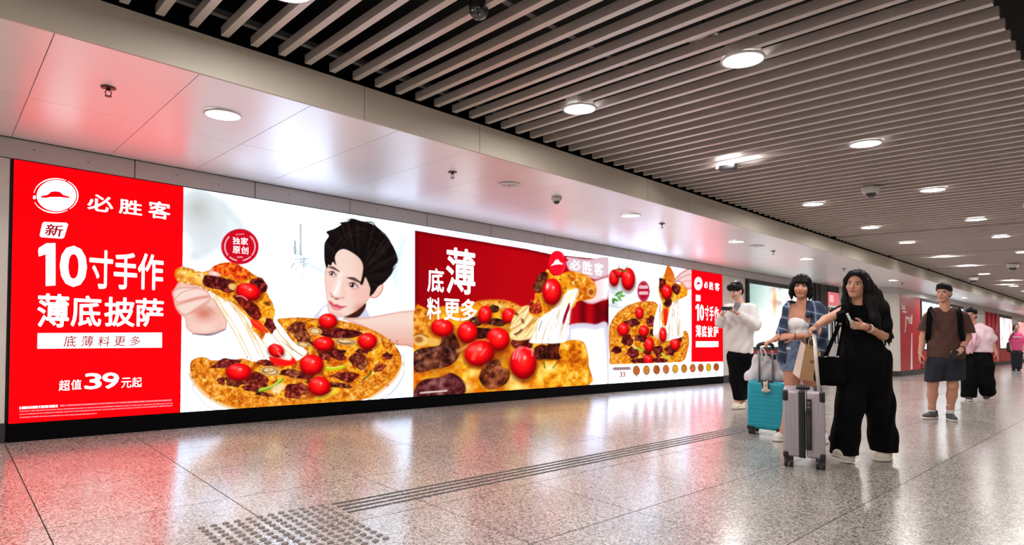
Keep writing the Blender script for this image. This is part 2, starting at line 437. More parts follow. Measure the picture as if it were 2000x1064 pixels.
class Art:
    def __init__(s, X, Y):
        s.X, s.Y = X, Y; s.c = np.ones((len(X), 3)) * 255.0; s.frame = (0, 0, 1.0)
    def use(s, x0, y0, sc): s.frame = (x0, y0, sc)
    def P(s, pts):
        x0, y0, sc = s.frame; p = np.asarray(pts, float).reshape(-1, 2)
        return np.stack([x0 + p[:, 0] / sc, y0 + p[:, 1] / sc], 1)
    def sub(s, a, b, m):
        return np.nonzero((s.X > a[0] - m) & (s.X < b[0] + m) & (s.Y > a[1] - m) & (s.Y < b[1] + m))[0]
    def put(s, idx, al, col):
        if len(idx) == 0: return
        al = np.clip(al, 0, 1)[:, None]; s.c[idx] = s.c[idx] * (1 - al) + np.asarray(col, float) * al
    def poly(s, pts, col, fe=.8, smooth=True, op=1.0, n=5):
        P = s.P(pts)
        if smooth: P = catmull(P, n)
        idx = s.sub(P.min(0), P.max(0), fe + 1)
        if len(idx) == 0: return
        x, y = s.X[idx], s.Y[idx]; ins = np.zeros(len(idx), bool); dm = np.full(len(idx), 1e9)
        Q = np.roll(P, -1, 0)
        for (ax, ay), (bx, by) in zip(P, Q):
            if ay != by:
                c = (ay > y) != (by > y)
                ins ^= c & (x < (bx - ax) * (y - ay) / (by - ay) + ax)
            dx, dy = bx - ax, by - ay; L = dx * dx + dy * dy + 1e-9
            t = np.clip(((x - ax) * dx + (y - ay) * dy) / L, 0, 1)
            dm = np.minimum(dm, (x - ax - t * dx) ** 2 + (y - ay - t * dy) ** 2)
        sd = np.sqrt(dm) * np.where(ins, 1, -1)
        al = np.clip(.5 + sd / (2 * fe), 0, 1) * op
        c = col(x, y, sd) if callable(col) else col
        s.put(idx, al, c)
    def ell(s, cx, cy, rx, ry, col, rot=0.0, fe=.8, op=1.0):
        x0, y0, sc = s.frame; cx, cy, rx, ry = x0 + cx / sc, y0 + cy / sc, rx / sc, ry / sc
        R = max(rx, ry); idx = s.sub((cx - R, cy - R), (cx + R, cy + R), fe * 2 + 1)
        dx, dy = s.X[idx] - cx, s.Y[idx] - cy; ca, sa = math.cos(rot), math.sin(rot)
        u, v = (dx * ca + dy * sa) / rx, (-dx * sa + dy * ca) / ry
        r = np.sqrt(u * u + v * v); al = np.clip(.5 + (1 - r) * min(rx, ry) / (2 * fe), 0, 1) * op
        c = col(s.X[idx], s.Y[idx], u, v, r) if callable(col) else col
        s.put(idx, al, c)
    def glow(s, cx, cy, rx, ry, col, op=1.0, pw=1.5):
        x0, y0, sc = s.frame; cx, cy, rx, ry = x0 + cx / sc, y0 + cy / sc, rx / sc, ry / sc
        idx = s.sub((cx - rx, cy - ry), (cx + rx, cy + ry), 0)
        r = np.sqrt(((s.X[idx] - cx) / rx) ** 2 + ((s.Y[idx] - cy) / ry) ** 2)
        s.put(idx, op * np.clip(1 - r, 0, 1) ** pw, col)
    def stroke(s, pts, w, col, fe=.6, op=1.0, smooth=True, taper=False):
        P = s.P(pts); P = catmull(P, 6, False) if smooth and len(P) > 2 else P
        w = w / s.frame[2] / 2
        idx = s.sub(P.min(0), P.max(0), w + fe + 1)
        if len(idx) == 0: return
        x, y = s.X[idx], s.Y[idx]; dm = np.full(len(idx), 1e9)
        N = len(P) - 1
        for i in range(N):
            (ax, ay), (bx, by) = P[i], P[i + 1]; dx, dy = bx - ax, by - ay; L = dx * dx + dy * dy + 1e-9
            t = np.clip(((x - ax) * dx + (y - ay) * dy) / L, 0, 1)
            d = np.sqrt((x - ax - t * dx) ** 2 + (y - ay - t * dy) ** 2)
            if taper: d = d + w * np.abs((i + t) / N - .5) * 1.5
            dm = np.minimum(dm, d)
        s.put(idx, np.clip(.5 + (w - dm) / (2 * fe), 0, 1) * op, col)
    def blob(s, cx, cy, rx, ry, col, seed=0, rough=.25, rot=0.0, fe=.8, op=1.0):
        rr = random.Random(seed); n = 11; p = []
        for i in range(n):
            a = 2 * math.pi * i / n; k = 1 + rr.uniform(-rough, rough)
            u, v = rx * k * math.cos(a), ry * k * math.sin(a)
            p.append((cx + u * math.cos(rot) - v * math.sin(rot), cy + u * math.sin(rot) + v * math.cos(rot)))
        s.poly(p, col, fe, op=op)
    # ---- food
    def tomato(s, cx, cy, rx, ry, rot=0.0):
        s.ell(cx, cy + ry * .2, rx * 1.1, ry * 1.0, (96, 22, 4), rot, fe=3.5, op=.65)
        def c(x, y, u, v, r):
            k = ramp(r + .35 * v + .1 * u, [(0, (240, 40, 30)), (.45, (232, 8, 12)), (.85, (200, 0, 8)), (1.25, (125, 0, 5))])
            hl = np.exp(-(((u + .32) / .3) ** 2 + ((v + .5) / .2) ** 2)); k = mixc(k, (255, 165, 160), hl * .55)
            h2 = np.exp(-(((u - .1) / .13) ** 2 + ((v + .3) / .13) ** 2)); k = mixc(k, (255, 240, 238), h2 * .8)
            return k
        s.ell(cx, cy, rx, ry, c, rot)
    def meat_col(s, seed, base=(92, 16, 18), hi=(176, 66, 58), lo=(46, 6, 8), sc=1.0):
        def c(x, y, sd):
            n = fbm(x, y, 5.5 * sc, seed); m = fbm(x, y, 1.9 * sc, seed + 5, 2)
            k = ramp(n, [(.25, lo), (.5, base), (.8, hi)])
            k = mixc(k, (236, 178, 168), np.clip((m - .76) * 7, 0, 1) * .6)
            return mixc(k, lo, np.clip(1 - sd / 2.2, 0, 1) * .5)
        return c
    def crust_col(s, seed, sc=5.0):
        def c(x, y, sd):
            n = fbm(x, y, sc, seed); m = fbm(x, y, sc * .42, seed + 3, 2)
            k = ramp(n * .6 + m * .4, [(.22, (140, 52, 6)), (.38, (204, 102, 14)), (.5, (230, 136, 28)), (.64, (244, 176, 70)), (.8, (252, 220, 150))])
            return mixc(k, (206, 104, 12), np.clip(1 - sd / 3.5, 0, 1) * .7)
        return c
    def cheese_col(s, seed, sc=7.0, amp=1.0, sauce=0.0):
        def c(x, y, sd):
            n = fbm(x, y, sc, seed); m = fbm(x, y, sc * .35, seed + 3, 2)
            k = ramp(.5 + (n * .65 + m * .35 - .5) * amp, [(.2, (190, 72, 8)), (.38, (232, 126, 16)), (.52, (244, 164, 26)), (.66, (250, 196, 62)), (.84, (255, 232, 160))])
            return mixc(k, (150, 40, 12), np.clip((fbm(x, y, sc * 1.3, seed + 30) - .54) * 6, 0, 1) * sauce)
        return c
    def strand_col(s, ang, seed, base=(255, 250, 238), dk=(214, 168, 96)):
        ca, sa = math.cos(ang), math.sin(ang)
        def c(x, y, sd):
            u, v = x * ca + y * sa, -x * sa + y * ca
            n = fbm(u / 9, v, 3.2, seed, 3)
            return mixc(base, dk, np.clip((n - .52) * 3.2, 0, .85))
        return c
    def speck(s, pts, r, col, op=.9):
        for i, (a, b) in enumerate(pts):
            q = s.P([(a, b)])[0]; j = np.argmin((s.X - q[0]) ** 2 + (s.Y - q[1]) ** 2)
            if s.c[j].min() < 170: s.ell(a, b, r, r * .7, col, i * .7, fe=.5, op=op)

SKIN, SKD, SKS = (241, 211, 199), (228, 172, 154), (200, 122, 104)
def paint_red(a):
    a.c[:] = (240, 0, 6)
    a.c[:, 0] += (vnoise(a.X / 40, a.Y / 60, 3) - .5) * 12
    a.use(28, 349, 1)
def paint_man(a, full=True):
    m = a.X > 353.0
    bg = np.array([232, 246, 255.0])
    if full:
        n = fbm(a.X + .5 * a.Y, a.Y, 60, 4); a.c[:] = bg + (n[:, None] - .5) * np.array([16, 10, 8])
        a.use(0, 0, 1)
        a.glow(400, 430, 80, 90, (205, 203, 202), .75, 1.0); a.glow(385, 405, 40, 40, (176, 172, 168), .6, 1.2)
        a.glow(380, 500, 60, 60, (216, 214, 214), .6); a.glow(760, 500, 60, 80, (222, 232, 240), .8); a.glow(600, 600, 90, 60, (222, 236, 242), .7)
        a.stroke([(430, 400), (470, 440), (500, 500)], 16, (218, 226, 230), 8, .6); a.stroke([(560, 470), (610, 520), (660, 540)], 16, (216, 230, 238), 9, .7)
        a.stroke([(650, 500), (690, 570), (660, 640)], 14, (214, 226, 236), 8, .5); a.stroke([(380, 690), (420, 660), (470, 650)], 10, (220, 226, 232), 5, .6)
        a.stroke([(790, 470), (770, 540), (790, 600)], 18, (218, 230, 238), 9, .6)
        # --- the man
        a.use(600, 410, 3.941)
        a.poly([(60, 830), (85, 780), (150, 722), (175, 790), (250, 830)], (214, 214, 236), 1); a.poly([(95, 830), (140, 740), (165, 800), (220, 830)], (240, 240, 252), 1)
        a.poly([(380, 830), (440, 755), (470, 790), (475, 830)], (206, 208, 232), 1)
        a.poly([(280, 822), (360, 780), (440, 715), (452, 740), (425, 790), (380, 828)], (62, 26, 22), 1.2)
        def arm(x, y, sd):
            return mixc(mixc(SKIN, SKD, np.clip((y - 628) / 45, 0, 1)), SKS, np.clip(1 - sd / 5, 0, 1) * .55)
        a.poly([(270, 836), (380, 832), (500, 818), (600, 800), (700, 782), (740, 778), (860, 795), (860, 1050), (760, 1045), (690, 1040), (600, 1000), (430, 900)], arm, 1)
        a.poly([(480, 650), (505, 615), (545, 572), (575, 562), (588, 590), (570, 640), (530, 678), (490, 675)], lambda x, y, sd: mixc((206, 120, 104), (246, 200, 188), sd / 4), 1)
        def face(x, y, sd):
            ux, uy = (x - 600) * 3.941, (y - 410) * 3.941
            k = mixc(SKIN, SKD, np.clip((ux - 330 - (uy - 500) * .15) / 190, 0, 1) ** 1.2 * .9)
            k = mixc(k, SKS, np.clip(1 - sd / 3.2, 0, 1) * .5)
            k = mixc(k, (246, 176, 168), np.exp(-(((ux - 400) / 70) ** 2 + ((uy - 655) / 50) ** 2)) * .6)
            k = mixc(k, (250, 190, 182), np.exp(-(((ux - 160) / 35) ** 2 + ((uy - 590) / 60) ** 2)) * .5)
            k = mixc(k, SKS, np.exp(-(((ux - 420) / 60) ** 2 + ((uy - 760) / 40) ** 2)) * .8)
            return k
        a.poly([(146, 430), (133, 520), (140, 620), (156, 720), (166, 778), (205, 812), (262, 826), (325, 808), (400, 762), (462, 702), (495, 650), (525, 560), (500, 440), (430, 340), (330, 280), (240, 300), (180, 380)], face, 1)
        # brows, eyes
        a.stroke([(160, 440), (200, 446), (250, 476)], 20, (84, 52, 46), .8, .9, taper=True); a.stroke([(308, 522), (360, 532), (430, 572)], 26, (78, 48, 42), .8, .9, taper=True)
        for cx, cy, rx, ry, ro in ((193, 492, 30, 14, .5), (354, 582, 39, 17, .45)):
            a.ell(cx, cy, rx * 1.35, ry * 1.7, (226, 168, 158), ro, 3, .7)
            a.ell(cx, cy, rx, ry, (228, 208, 204), ro); a.ell(cx - rx * .25, cy - ry * .15, ry * .95, ry * .98, (34, 20, 20), ro, .6)
            a.ell(cx - rx * .4, cy - ry * .45, 4, 4, (235, 235, 240), 0, .4)
            dx, dy = math.cos(ro) * rx, math.sin(ro) * rx
            a.stroke([(cx - dx * 1.1, cy - dy * 1.05 + 3), (cx - dx * .1 + 9, cy - ry * 1.25 + 1), (cx + dx * 1.15, cy + dy * .95)], 10, (40, 22, 20), .6, .95, taper=True)
            a.stroke([(cx - dx * .8, cy - dy + ry), (cx, cy + ry + 2), (cx + dx, cy + dy + 2)], 5, (176, 108, 100), .6, .6)
        # nose, mouth
        a.stroke([(262, 500), (250, 560), (212, 640)], 40, (255, 240, 234), 5, .8); a.stroke([(282, 520), (276, 590), (285, 650)], 26, (236, 186, 174), 5, .65)
        a.stroke([(180, 640), (196, 668), (232, 680), (284, 676)], 11, (214, 132, 120), 1.6, .8); a.ell(226, 684, 14, 6, (140, 62, 58), .1, 1, .85); a.ell(192, 664, 6, 5, (160, 80, 74), 0, 1, .7)
        a.poly([(164, 698), (190, 708), (206, 726), (226, 724), (262, 738), (302, 741), (255, 756), (205, 742), (176, 722)], (214, 90, 102), .9)
        a.poly([(174, 724), (205, 742), (255, 754), (284, 748), (256, 768), (222, 774), (190, 754)], lambda x, y, sd: mixc((226, 112, 122), (246, 160, 162), sd / 3), .9)
        a.stroke([(168, 712), (206, 738), (250, 752), (298, 743)], 4, (156, 50, 62), .5, .8); a.ell(236, 800, 45, 8, (226, 162, 152), .2, 3, .6)
        # hair
        hr = [(150, 448), (134, 400), (130, 310), (136, 250), (166, 200), (146, 168), (206, 146), (262, 112), (248, 98), (310, 88), (350, 70), (420, 86), (480, 100), (540, 132), (580, 176), (626, 226), (664, 286), (690, 352), (688, 406), (662, 440), (652, 486), (618, 530), (588, 562), (545, 590), (512, 640), (480, 662), (486, 610), (470, 560), (446, 516), (432, 560), (408, 575), (424, 500), (430, 430), (404, 374), (344, 326), (280, 300), (234, 320), (212, 366), (222, 424), (196, 398), (182, 430), (164, 420)]
        def hair(x, y, sd):
            an = np.arctan2((y - 410) * 3.941 - 520, (x - 600) * 3.941 - 380); rr = np.hypot((y - 410) * 3.941 - 520, (x - 600) * 3.941 - 380)
            n = fbm(an * 30 + rr * .006, rr * .006, 1.0, 9, 2)
            k = ramp(n, [(.3, (14, 9, 9)), (.6, (24, 15, 15)), (.85, (40, 28, 27))])
            return mixc(k, (20, 10, 10), np.clip(1 - sd / 2, 0, 1) * .5)
        a.poly(hr, hair, .8, n=3)
        for i, (p0, p1, p2) in enumerate([((150, 172), (190, 168), (250, 130)), ((300, 80), (340, 70), (380, 74)), ((430, 92), (500, 96), (540, 140)), ((560, 150), (600, 190), (640, 240)), ((680, 330), (694, 380), (690, 410)), ((220, 420), (200, 380), (220, 320)), ((440, 520), (452, 470), (430, 420)), ((640, 500), (660, 460), (680, 430))]):
            a.stroke([p0, p1, p2], 9, (26, 16, 16), .6, .9, taper=True)
        for p0, p1, p2 in [((250, 300), (330, 200), (420, 190)), ((200, 300), (270, 210), (360, 160)), ((470, 330), (520, 300), (600, 330)), ((500, 220), (560, 260), (610, 360)), ((330, 150), (400, 140), (480, 170)), ((470, 430), (500, 380), (560, 400))]:
            a.stroke([p0, p1, p2], 9, (70, 54, 50), 2.0, .4, taper=True)
    # --- hand with slice (spills over the red panel)
    a.use(330, 500, 4.837)
    a.poly([(150, 640), (330, 620), (560, 600), (600, 700), (400, 742), (200, 735)], (232, 236, 244), 2, op=.9 if full else 0)
    def hand(x, y, sd):
        k = mixc(SKIN, (240, 178, 164), fbm(x, y, 16, 8) * 1.1 - .25); k = mixc(k, (206, 120, 104), np.clip(1 - sd / 4, 0, 1) * .6)
        ux, uy = (x - 330) * 4.837, (y - 500) * 4.837
        return mixc(k, (200, 104, 84), np.exp(-(((ux - 330) / 90) ** 2 + ((uy - 540) / 60) ** 2)) * .75)
    a.poly([(100, 240), (55, 300), (28, 345), (40, 400), (55, 470), (95, 540), (150, 600), (165, 680), (220, 725), (330, 742), (450, 715), (535, 685), (545, 610), (500, 530), (440, 430), (380, 360), (300, 300), (180, 260)], hand, .9)
    a.poly([(60, 470), (160, 430), (280, 398), (380, 382), (392, 410), (350, 445), (260, 500), (170, 560), (110, 545)], lambda x, y, sd: mixc((222, 150, 134), (242, 212, 201), sd / 5), .9)
    a.poly([(32, 350), (80, 300), (180, 290), (330, 310), (390, 372), (270, 395), (150, 430), (70, 440)], lambda x, y, sd: mixc((222, 150, 134), (243, 214, 203), sd / 5), .9)
    for st in ([(60, 400), (130, 340), (250, 310)], [(140, 434), (270, 400), (388, 378)], [(200, 545), (300, 490), (385, 435)], [(340, 465), (390, 505), (440, 548)]): a.stroke(st, 7, (196, 112, 98), 1.2, .7, taper=True)
    a.stroke([(220, 735), (390, 742), (535, 692)], 14, (70, 40, 44), 1.6, .8, taper=True)
    if full:
        # cheese pull behind / below slice
        a.poly([(395, 335), (500, 395), (600, 440), (700, 540), (760, 610), (800, 720), (900, 770), (985, 640), (1040, 690), (1130, 790), (1230, 880), (1330, 960), (1300, 1030), (1150, 1010), (1000, 1000), (860, 1010), (760, 985), (700, 880), (620, 730), (545, 590), (470, 470)], a.strand_col(1.02, 5), 1.2)
        a.poly([(480, 470), (560, 470), (680, 620), (770, 780), (840, 980), (760, 940), (680, 800), (580, 640)], (250, 252, 250), 6, op=.85)
        for st in ([(400, 345), (520, 560), (640, 760), (740, 960)], [(440, 380), (560, 560), (680, 760), (780, 980)], [(700, 560), (800, 740), (900, 960)], [(985, 640), (1080, 780), (1200, 900), (1290, 960)], [(960, 720), (1060, 840), (1180, 960)], [(600, 450), (740, 700), (850, 930)]):
            a.stroke(st, 10, (226, 176, 96), 1.2, .75); a.stroke([(p + 8, q - 6) for p, q in st], 6, (255, 246, 220), 1, .8)
        a.stroke([(1060, 800), (1150, 870), (1260, 940)], 8, (120, 66, 30), 1, .7)
    a.poly([(56, 180), (66, 130), (120, 102), (200, 116), (300, 150), (390, 128), (470, 74), (560, 58), (650, 78), (740, 130), (800, 172), (880, 214), (922, 270), (930, 350), (978, 440), (1002, 530), (985, 600), (1002, 668), (968, 738), (925, 715), (880, 790), (835, 745), (792, 700), (765, 612), (700, 538), (600, 440), (500, 398), (400, 340), (300, 292), (180, 262), (90, 245)], a.cheese_col(21, 8, 1.1, .5), .9)
    a.poly([(56, 180), (66, 130), (120, 102), (200, 116), (300, 150), (360, 200), (380, 330), (300, 290), (180, 260), (90, 245)], lambda x, y, sd: mixc(mixc((206, 98, 8), (250, 196, 84), sd / 7), (255, 236, 180), np.clip((fbm(x, y, 6, 2) - .55) * 5, 0, 1)), .9)
    a.ell(112, 195, 34, 24, (206, 92, 8), .3, 3, .7); a.ell(210, 222, 40, 22, (214, 104, 14), .2, 3, .7)
    a.ell(430, 165, 62, 32, lambda x, y, u, v, r: mixc((255, 232, 226), (232, 168, 154), r), .15)
    if full:
        a.poly([(400, 118), (480, 72), (600, 66), (700, 110), (770, 160), (700, 230), (600, 210), (480, 165)], lambda x, y, sd: ramp(fbm(x, y, 5, 31), [(.25, (170, 20, 4)), (.5, (232, 72, 12)), (.75, (250, 150, 40))]), .9)
        a.blob(455, 250, 165, 62, a.meat_col(3), 3, .15, .15); a.blob(560, 320, 70, 30, a.meat_col(9), 4); a.ell(600, 290, 40, 30, (236, 190, 110), .4)
        a.poly([(600, 372), (700, 392), (830, 462), (875, 540), (838, 606), (770, 575), (680, 470)], a.meat_col(12, (110, 18, 14), (184, 52, 36)), .9)
        a.blob(840, 285, 85, 80, a.meat_col(14), 6, .15); a.tomato(750, 338, 118, 82, .2)
        a.stroke([(640, 378), (690, 380), (740, 415)], 10, (250, 214, 200), 1, .8)
        a.poly([(850, 440), (930, 400), (990, 480), (998, 560), (930, 580), (870, 540)], a.cheese_col(33, 5), .9); a.ell(930, 450, 34, 16, (70, 36, 12), .3, 1.5, .8)
        a.poly([(770, 600), (840, 610), (910, 680), (935, 728), (880, 712), (800, 670)], (226, 30, 14), 1); a.stroke([(790, 610), (860, 660), (920, 715)], 9, (255, 130, 70), 1, .7)
        a.blob(955, 655, 45, 72, a.meat_col(17), 8, .2, -.4)
        a.speck([(140, 125), (180, 130), (230, 150), (260, 200), (280, 180), (840, 200), (760, 190), (930, 380)], 9, (70, 46, 10), .7)
        # --- pizza
        a.use(360, 600, 4.545)
        a.poly([(70, 690), (130, 800), (240, 900), (500, 935), (1000, 930), (1500, 900), (1800, 790), (1930, 640), (1956, 540), (1940, 420), (1800, 500), (1000, 700), (300, 600)], lambda x, y, sd: mixc((196, 196, 208), (246, 247, 250), sd / 4), 1)
        a.stroke([(1955, 575), (1900, 690), (1820, 780)], 7, (196, 198, 214), 1, .8)
        out = [(50, 520), (66, 472), (120, 446), (190, 444), (250, 470), (420, 470), (520, 452), (640, 490), (800, 486), (960, 490), (1090, 400), (960, 300), (880, 190), (822, 112), (890, 96), (1000, 90), (1150, 96), (1300, 104), (1420, 124), (1560, 160), (1700, 214), (1820, 290), (1890, 362), (1926, 440), (1918, 524), (1862, 622), (1752, 722), (1620, 806), (1440, 850), (1200, 860), (900, 880), (640, 906), (480, 894), (380, 866), (270, 816), (170, 738), (96, 652), (60, 584)]
        a.poly(out, a.crust_col(2, 7), .9, n=3)
        a.stroke([(62, 600), (110, 680), (190, 765), (300, 835), (420, 880), (560, 900), (900, 872), (1200, 850), (1450, 838)], 44, (238, 142, 16), 4, .55)
        a.stroke([(1918, 500), (1860, 622), (1752, 724), (1640, 792)], 40, (236, 138, 20), 4, .5)
        a.poly([(270, 476), (320, 590), (390, 690), (540, 756), (760, 788), (900, 800), (1150, 808), (1400, 742), (1600, 650), (1720, 560), (1800, 452), (1774, 360), (1700, 292), (1560, 226), (1400, 172), (1200, 132), (1000, 126), (860, 132), (960, 292), (1100, 402), (960, 492), (640, 502), (450, 482)], a.cheese_col(7, 9, 1.15, .7), 1.5, n=3)
        for i, (cx, cy, rx, ry, ro) in enumerate([(380, 495, 140, 48, -.15), (640, 655, 128, 72, .2), (450, 660, 90, 50, .2), (600, 720, 90, 26, .1), (985, 742, 108, 76, .1), (1000, 180, 92, 50, 0), (1390, 228, 165, 56, .05), (1250, 205, 70, 34, .3), (1040, 270, 82, 52, .3), (1320, 412, 126, 56, .05), (1240, 430, 70, 40, .5), (1552, 470, 92, 82, .3), (1590, 385, 70, 26, 0), (1420, 612, 136, 50, .1), (980, 595, 130, 44, .1), (1080, 610, 70, 60, .2), (730, 496, 92, 30, .1), (1390, 690, 120, 26, .05), (1800, 430, 46, 30, .2), (1740, 540, 60, 28, -.4), (700, 770, 90, 22, .2), (1120, 320, 40, 24, .4), (330, 655, 40, 34, 0)]):
            a.blob(cx, cy, rx * .92, ry * .9, a.meat_col(40 + i, *(((92, 16, 18), (176, 66, 58), (46, 6, 8)), ((120, 30, 22), (206, 100, 76), (66, 10, 8)), ((104, 34, 20), (190, 110, 70), (50, 12, 6)))[i % 3]), 50 + i, .30, ro)
        for cx, cy, rx, ry in ((760, 566, 96, 44), (1432, 306, 108, 32), (1160, 212, 64, 34), (1060, 330, 70, 24)):
            a.ell(cx, cy, rx, ry, lambda x, y, u, v, r: ramp(r, [(0, (232, 196, 140)), (.5, (236, 206, 150)), (.72, (150, 96, 44)), (.85, (240, 196, 120)), (1, (196, 128, 56))]), .1)
        a.stroke([(1380, 312), (1430, 322), (1480, 314)], 10, (60, 40, 20), 1, .8); a.stroke([(700, 570), (750, 576), (800, 560)], 9, (90, 60, 30), 1, .7)
        for p in ([(670, 738), (780, 704), (868, 640)],): a.stroke(p, 30, (120, 160, 24), 1, 1); a.stroke([(q - 4, w - 6) for q, w in p], 12, (206, 226, 110), 1, .9)
        a.stroke([(1250, 540), (1330, 548), (1410, 526)], 34, (196, 196, 20), 1, 1); a.stroke([(1260, 530), (1330, 536), (1400, 518)], 10, (240, 236, 120), 1, .9)
        a.stroke([(1170, 806), (1260, 790), (1360, 736)], 34, (240, 200, 40), 1, .9); a.stroke([(1180, 796), (1260, 778), (1340, 736)], 10, (255, 236, 130), 1, .9)
        a.stroke([(1590, 640), (1640, 600), (1660, 560)], 16, (96, 84, 20), 1, .9); a.stroke([(880, 620), (960, 640), (1080, 650)], 26, (240, 150, 40), 1.5, .8)
        a.ell(830, 720, 70, 34, (250, 236, 190), -.5, 2, .8)
        a.tomato(815, 385, 72, 58, .4); a.poly([(750, 440), (850, 455), (930, 470), (960, 440), (995, 490), (930, 518), (830, 516), (780, 490)], (226, 14, 12), 1)
        a.stroke([(830, 400), (870, 440), (940, 468), (955, 440)], 10, (255, 190, 170), 1, .8)
        for t in ((484, 574, 114, 80), (1130, 510, 106, 92), (1200, 700, 98, 86), (1238, 325, 94, 64), (1625, 300, 84, 74), (1275, 122, 82, 68)): a.tomato(*t)
        rr = random.Random(4)
        a.speck([(rr.uniform(300, 1750), rr.uniform(140, 800)) for _ in range(60)], 8, (110, 60, 10), .6)
        a.speck([(60 + rr.uniform(-6, 60), rr.uniform(500, 640)) for _ in range(14)] + [(rr.uniform(1500, 1900), rr.uniform(240, 330)) for _ in range(16)] + [(rr.uniform(1500, 1850), rr.uniform(600, 760)) for _ in range(16)] + [(rr.uniform(200, 480), rr.uniform(720, 850)) for _ in range(14)], 8, (120, 62, 14), .7)
        # stamp, tiny vertical lines, signature
        a.use(0, 0, 1)
        a.ell(468.5, 481.5, 36.5, 34.5, (204, 10, 34)); 
        for a0, a1 in ((2.5, 3.9), (-.8, .65), (.8, 1.35), (1.8, 2.3)):
            a.stroke([(468.5 + 29.5 * math.cos(t), 481.5 + 27.5 * math.sin(t)) for t in np.linspace(a0, a1, 8)], 2.2, (250, 235, 238), .6, .9)
        a.stroke([(461, 458), (476, 457)], 2, (240, 200, 205), .6, .7); a.stroke([(464, 502), (473, 502)], 2.6, (240, 200, 205), .6, .8)
        for i in range(11): a.stroke([(586, 438 + i * 5.6), (588.4, 441.4 + i * 5.6)], 2.6, (120, 124, 130), .5, .75, False)
        for i in range(5): a.stroke([(575, 470 + i * 5.6), (577.4, 473.4 + i * 5.6)], 2.6, (120, 124, 130), .5, .75, False)
        a.use(330, 500, 4.837)
        for st in ([(1115, 15), (1150, 28), (1220, 30), (1310, 22)], [(1180, 60), (1160, 100), (1150, 124), (1185, 70), (1200, 124), (1230, 62)], [(1230, 60), (1280, 52)], [(1235, 80), (1300, 74)], [(1275, 20), (1272, 100), (1270, 160), (1250, 190)], [(1245, 35), (1250, 60)], [(1255, 100), (1300, 92)]): a.stroke(st, 5, (110, 114, 122), .5, .8)

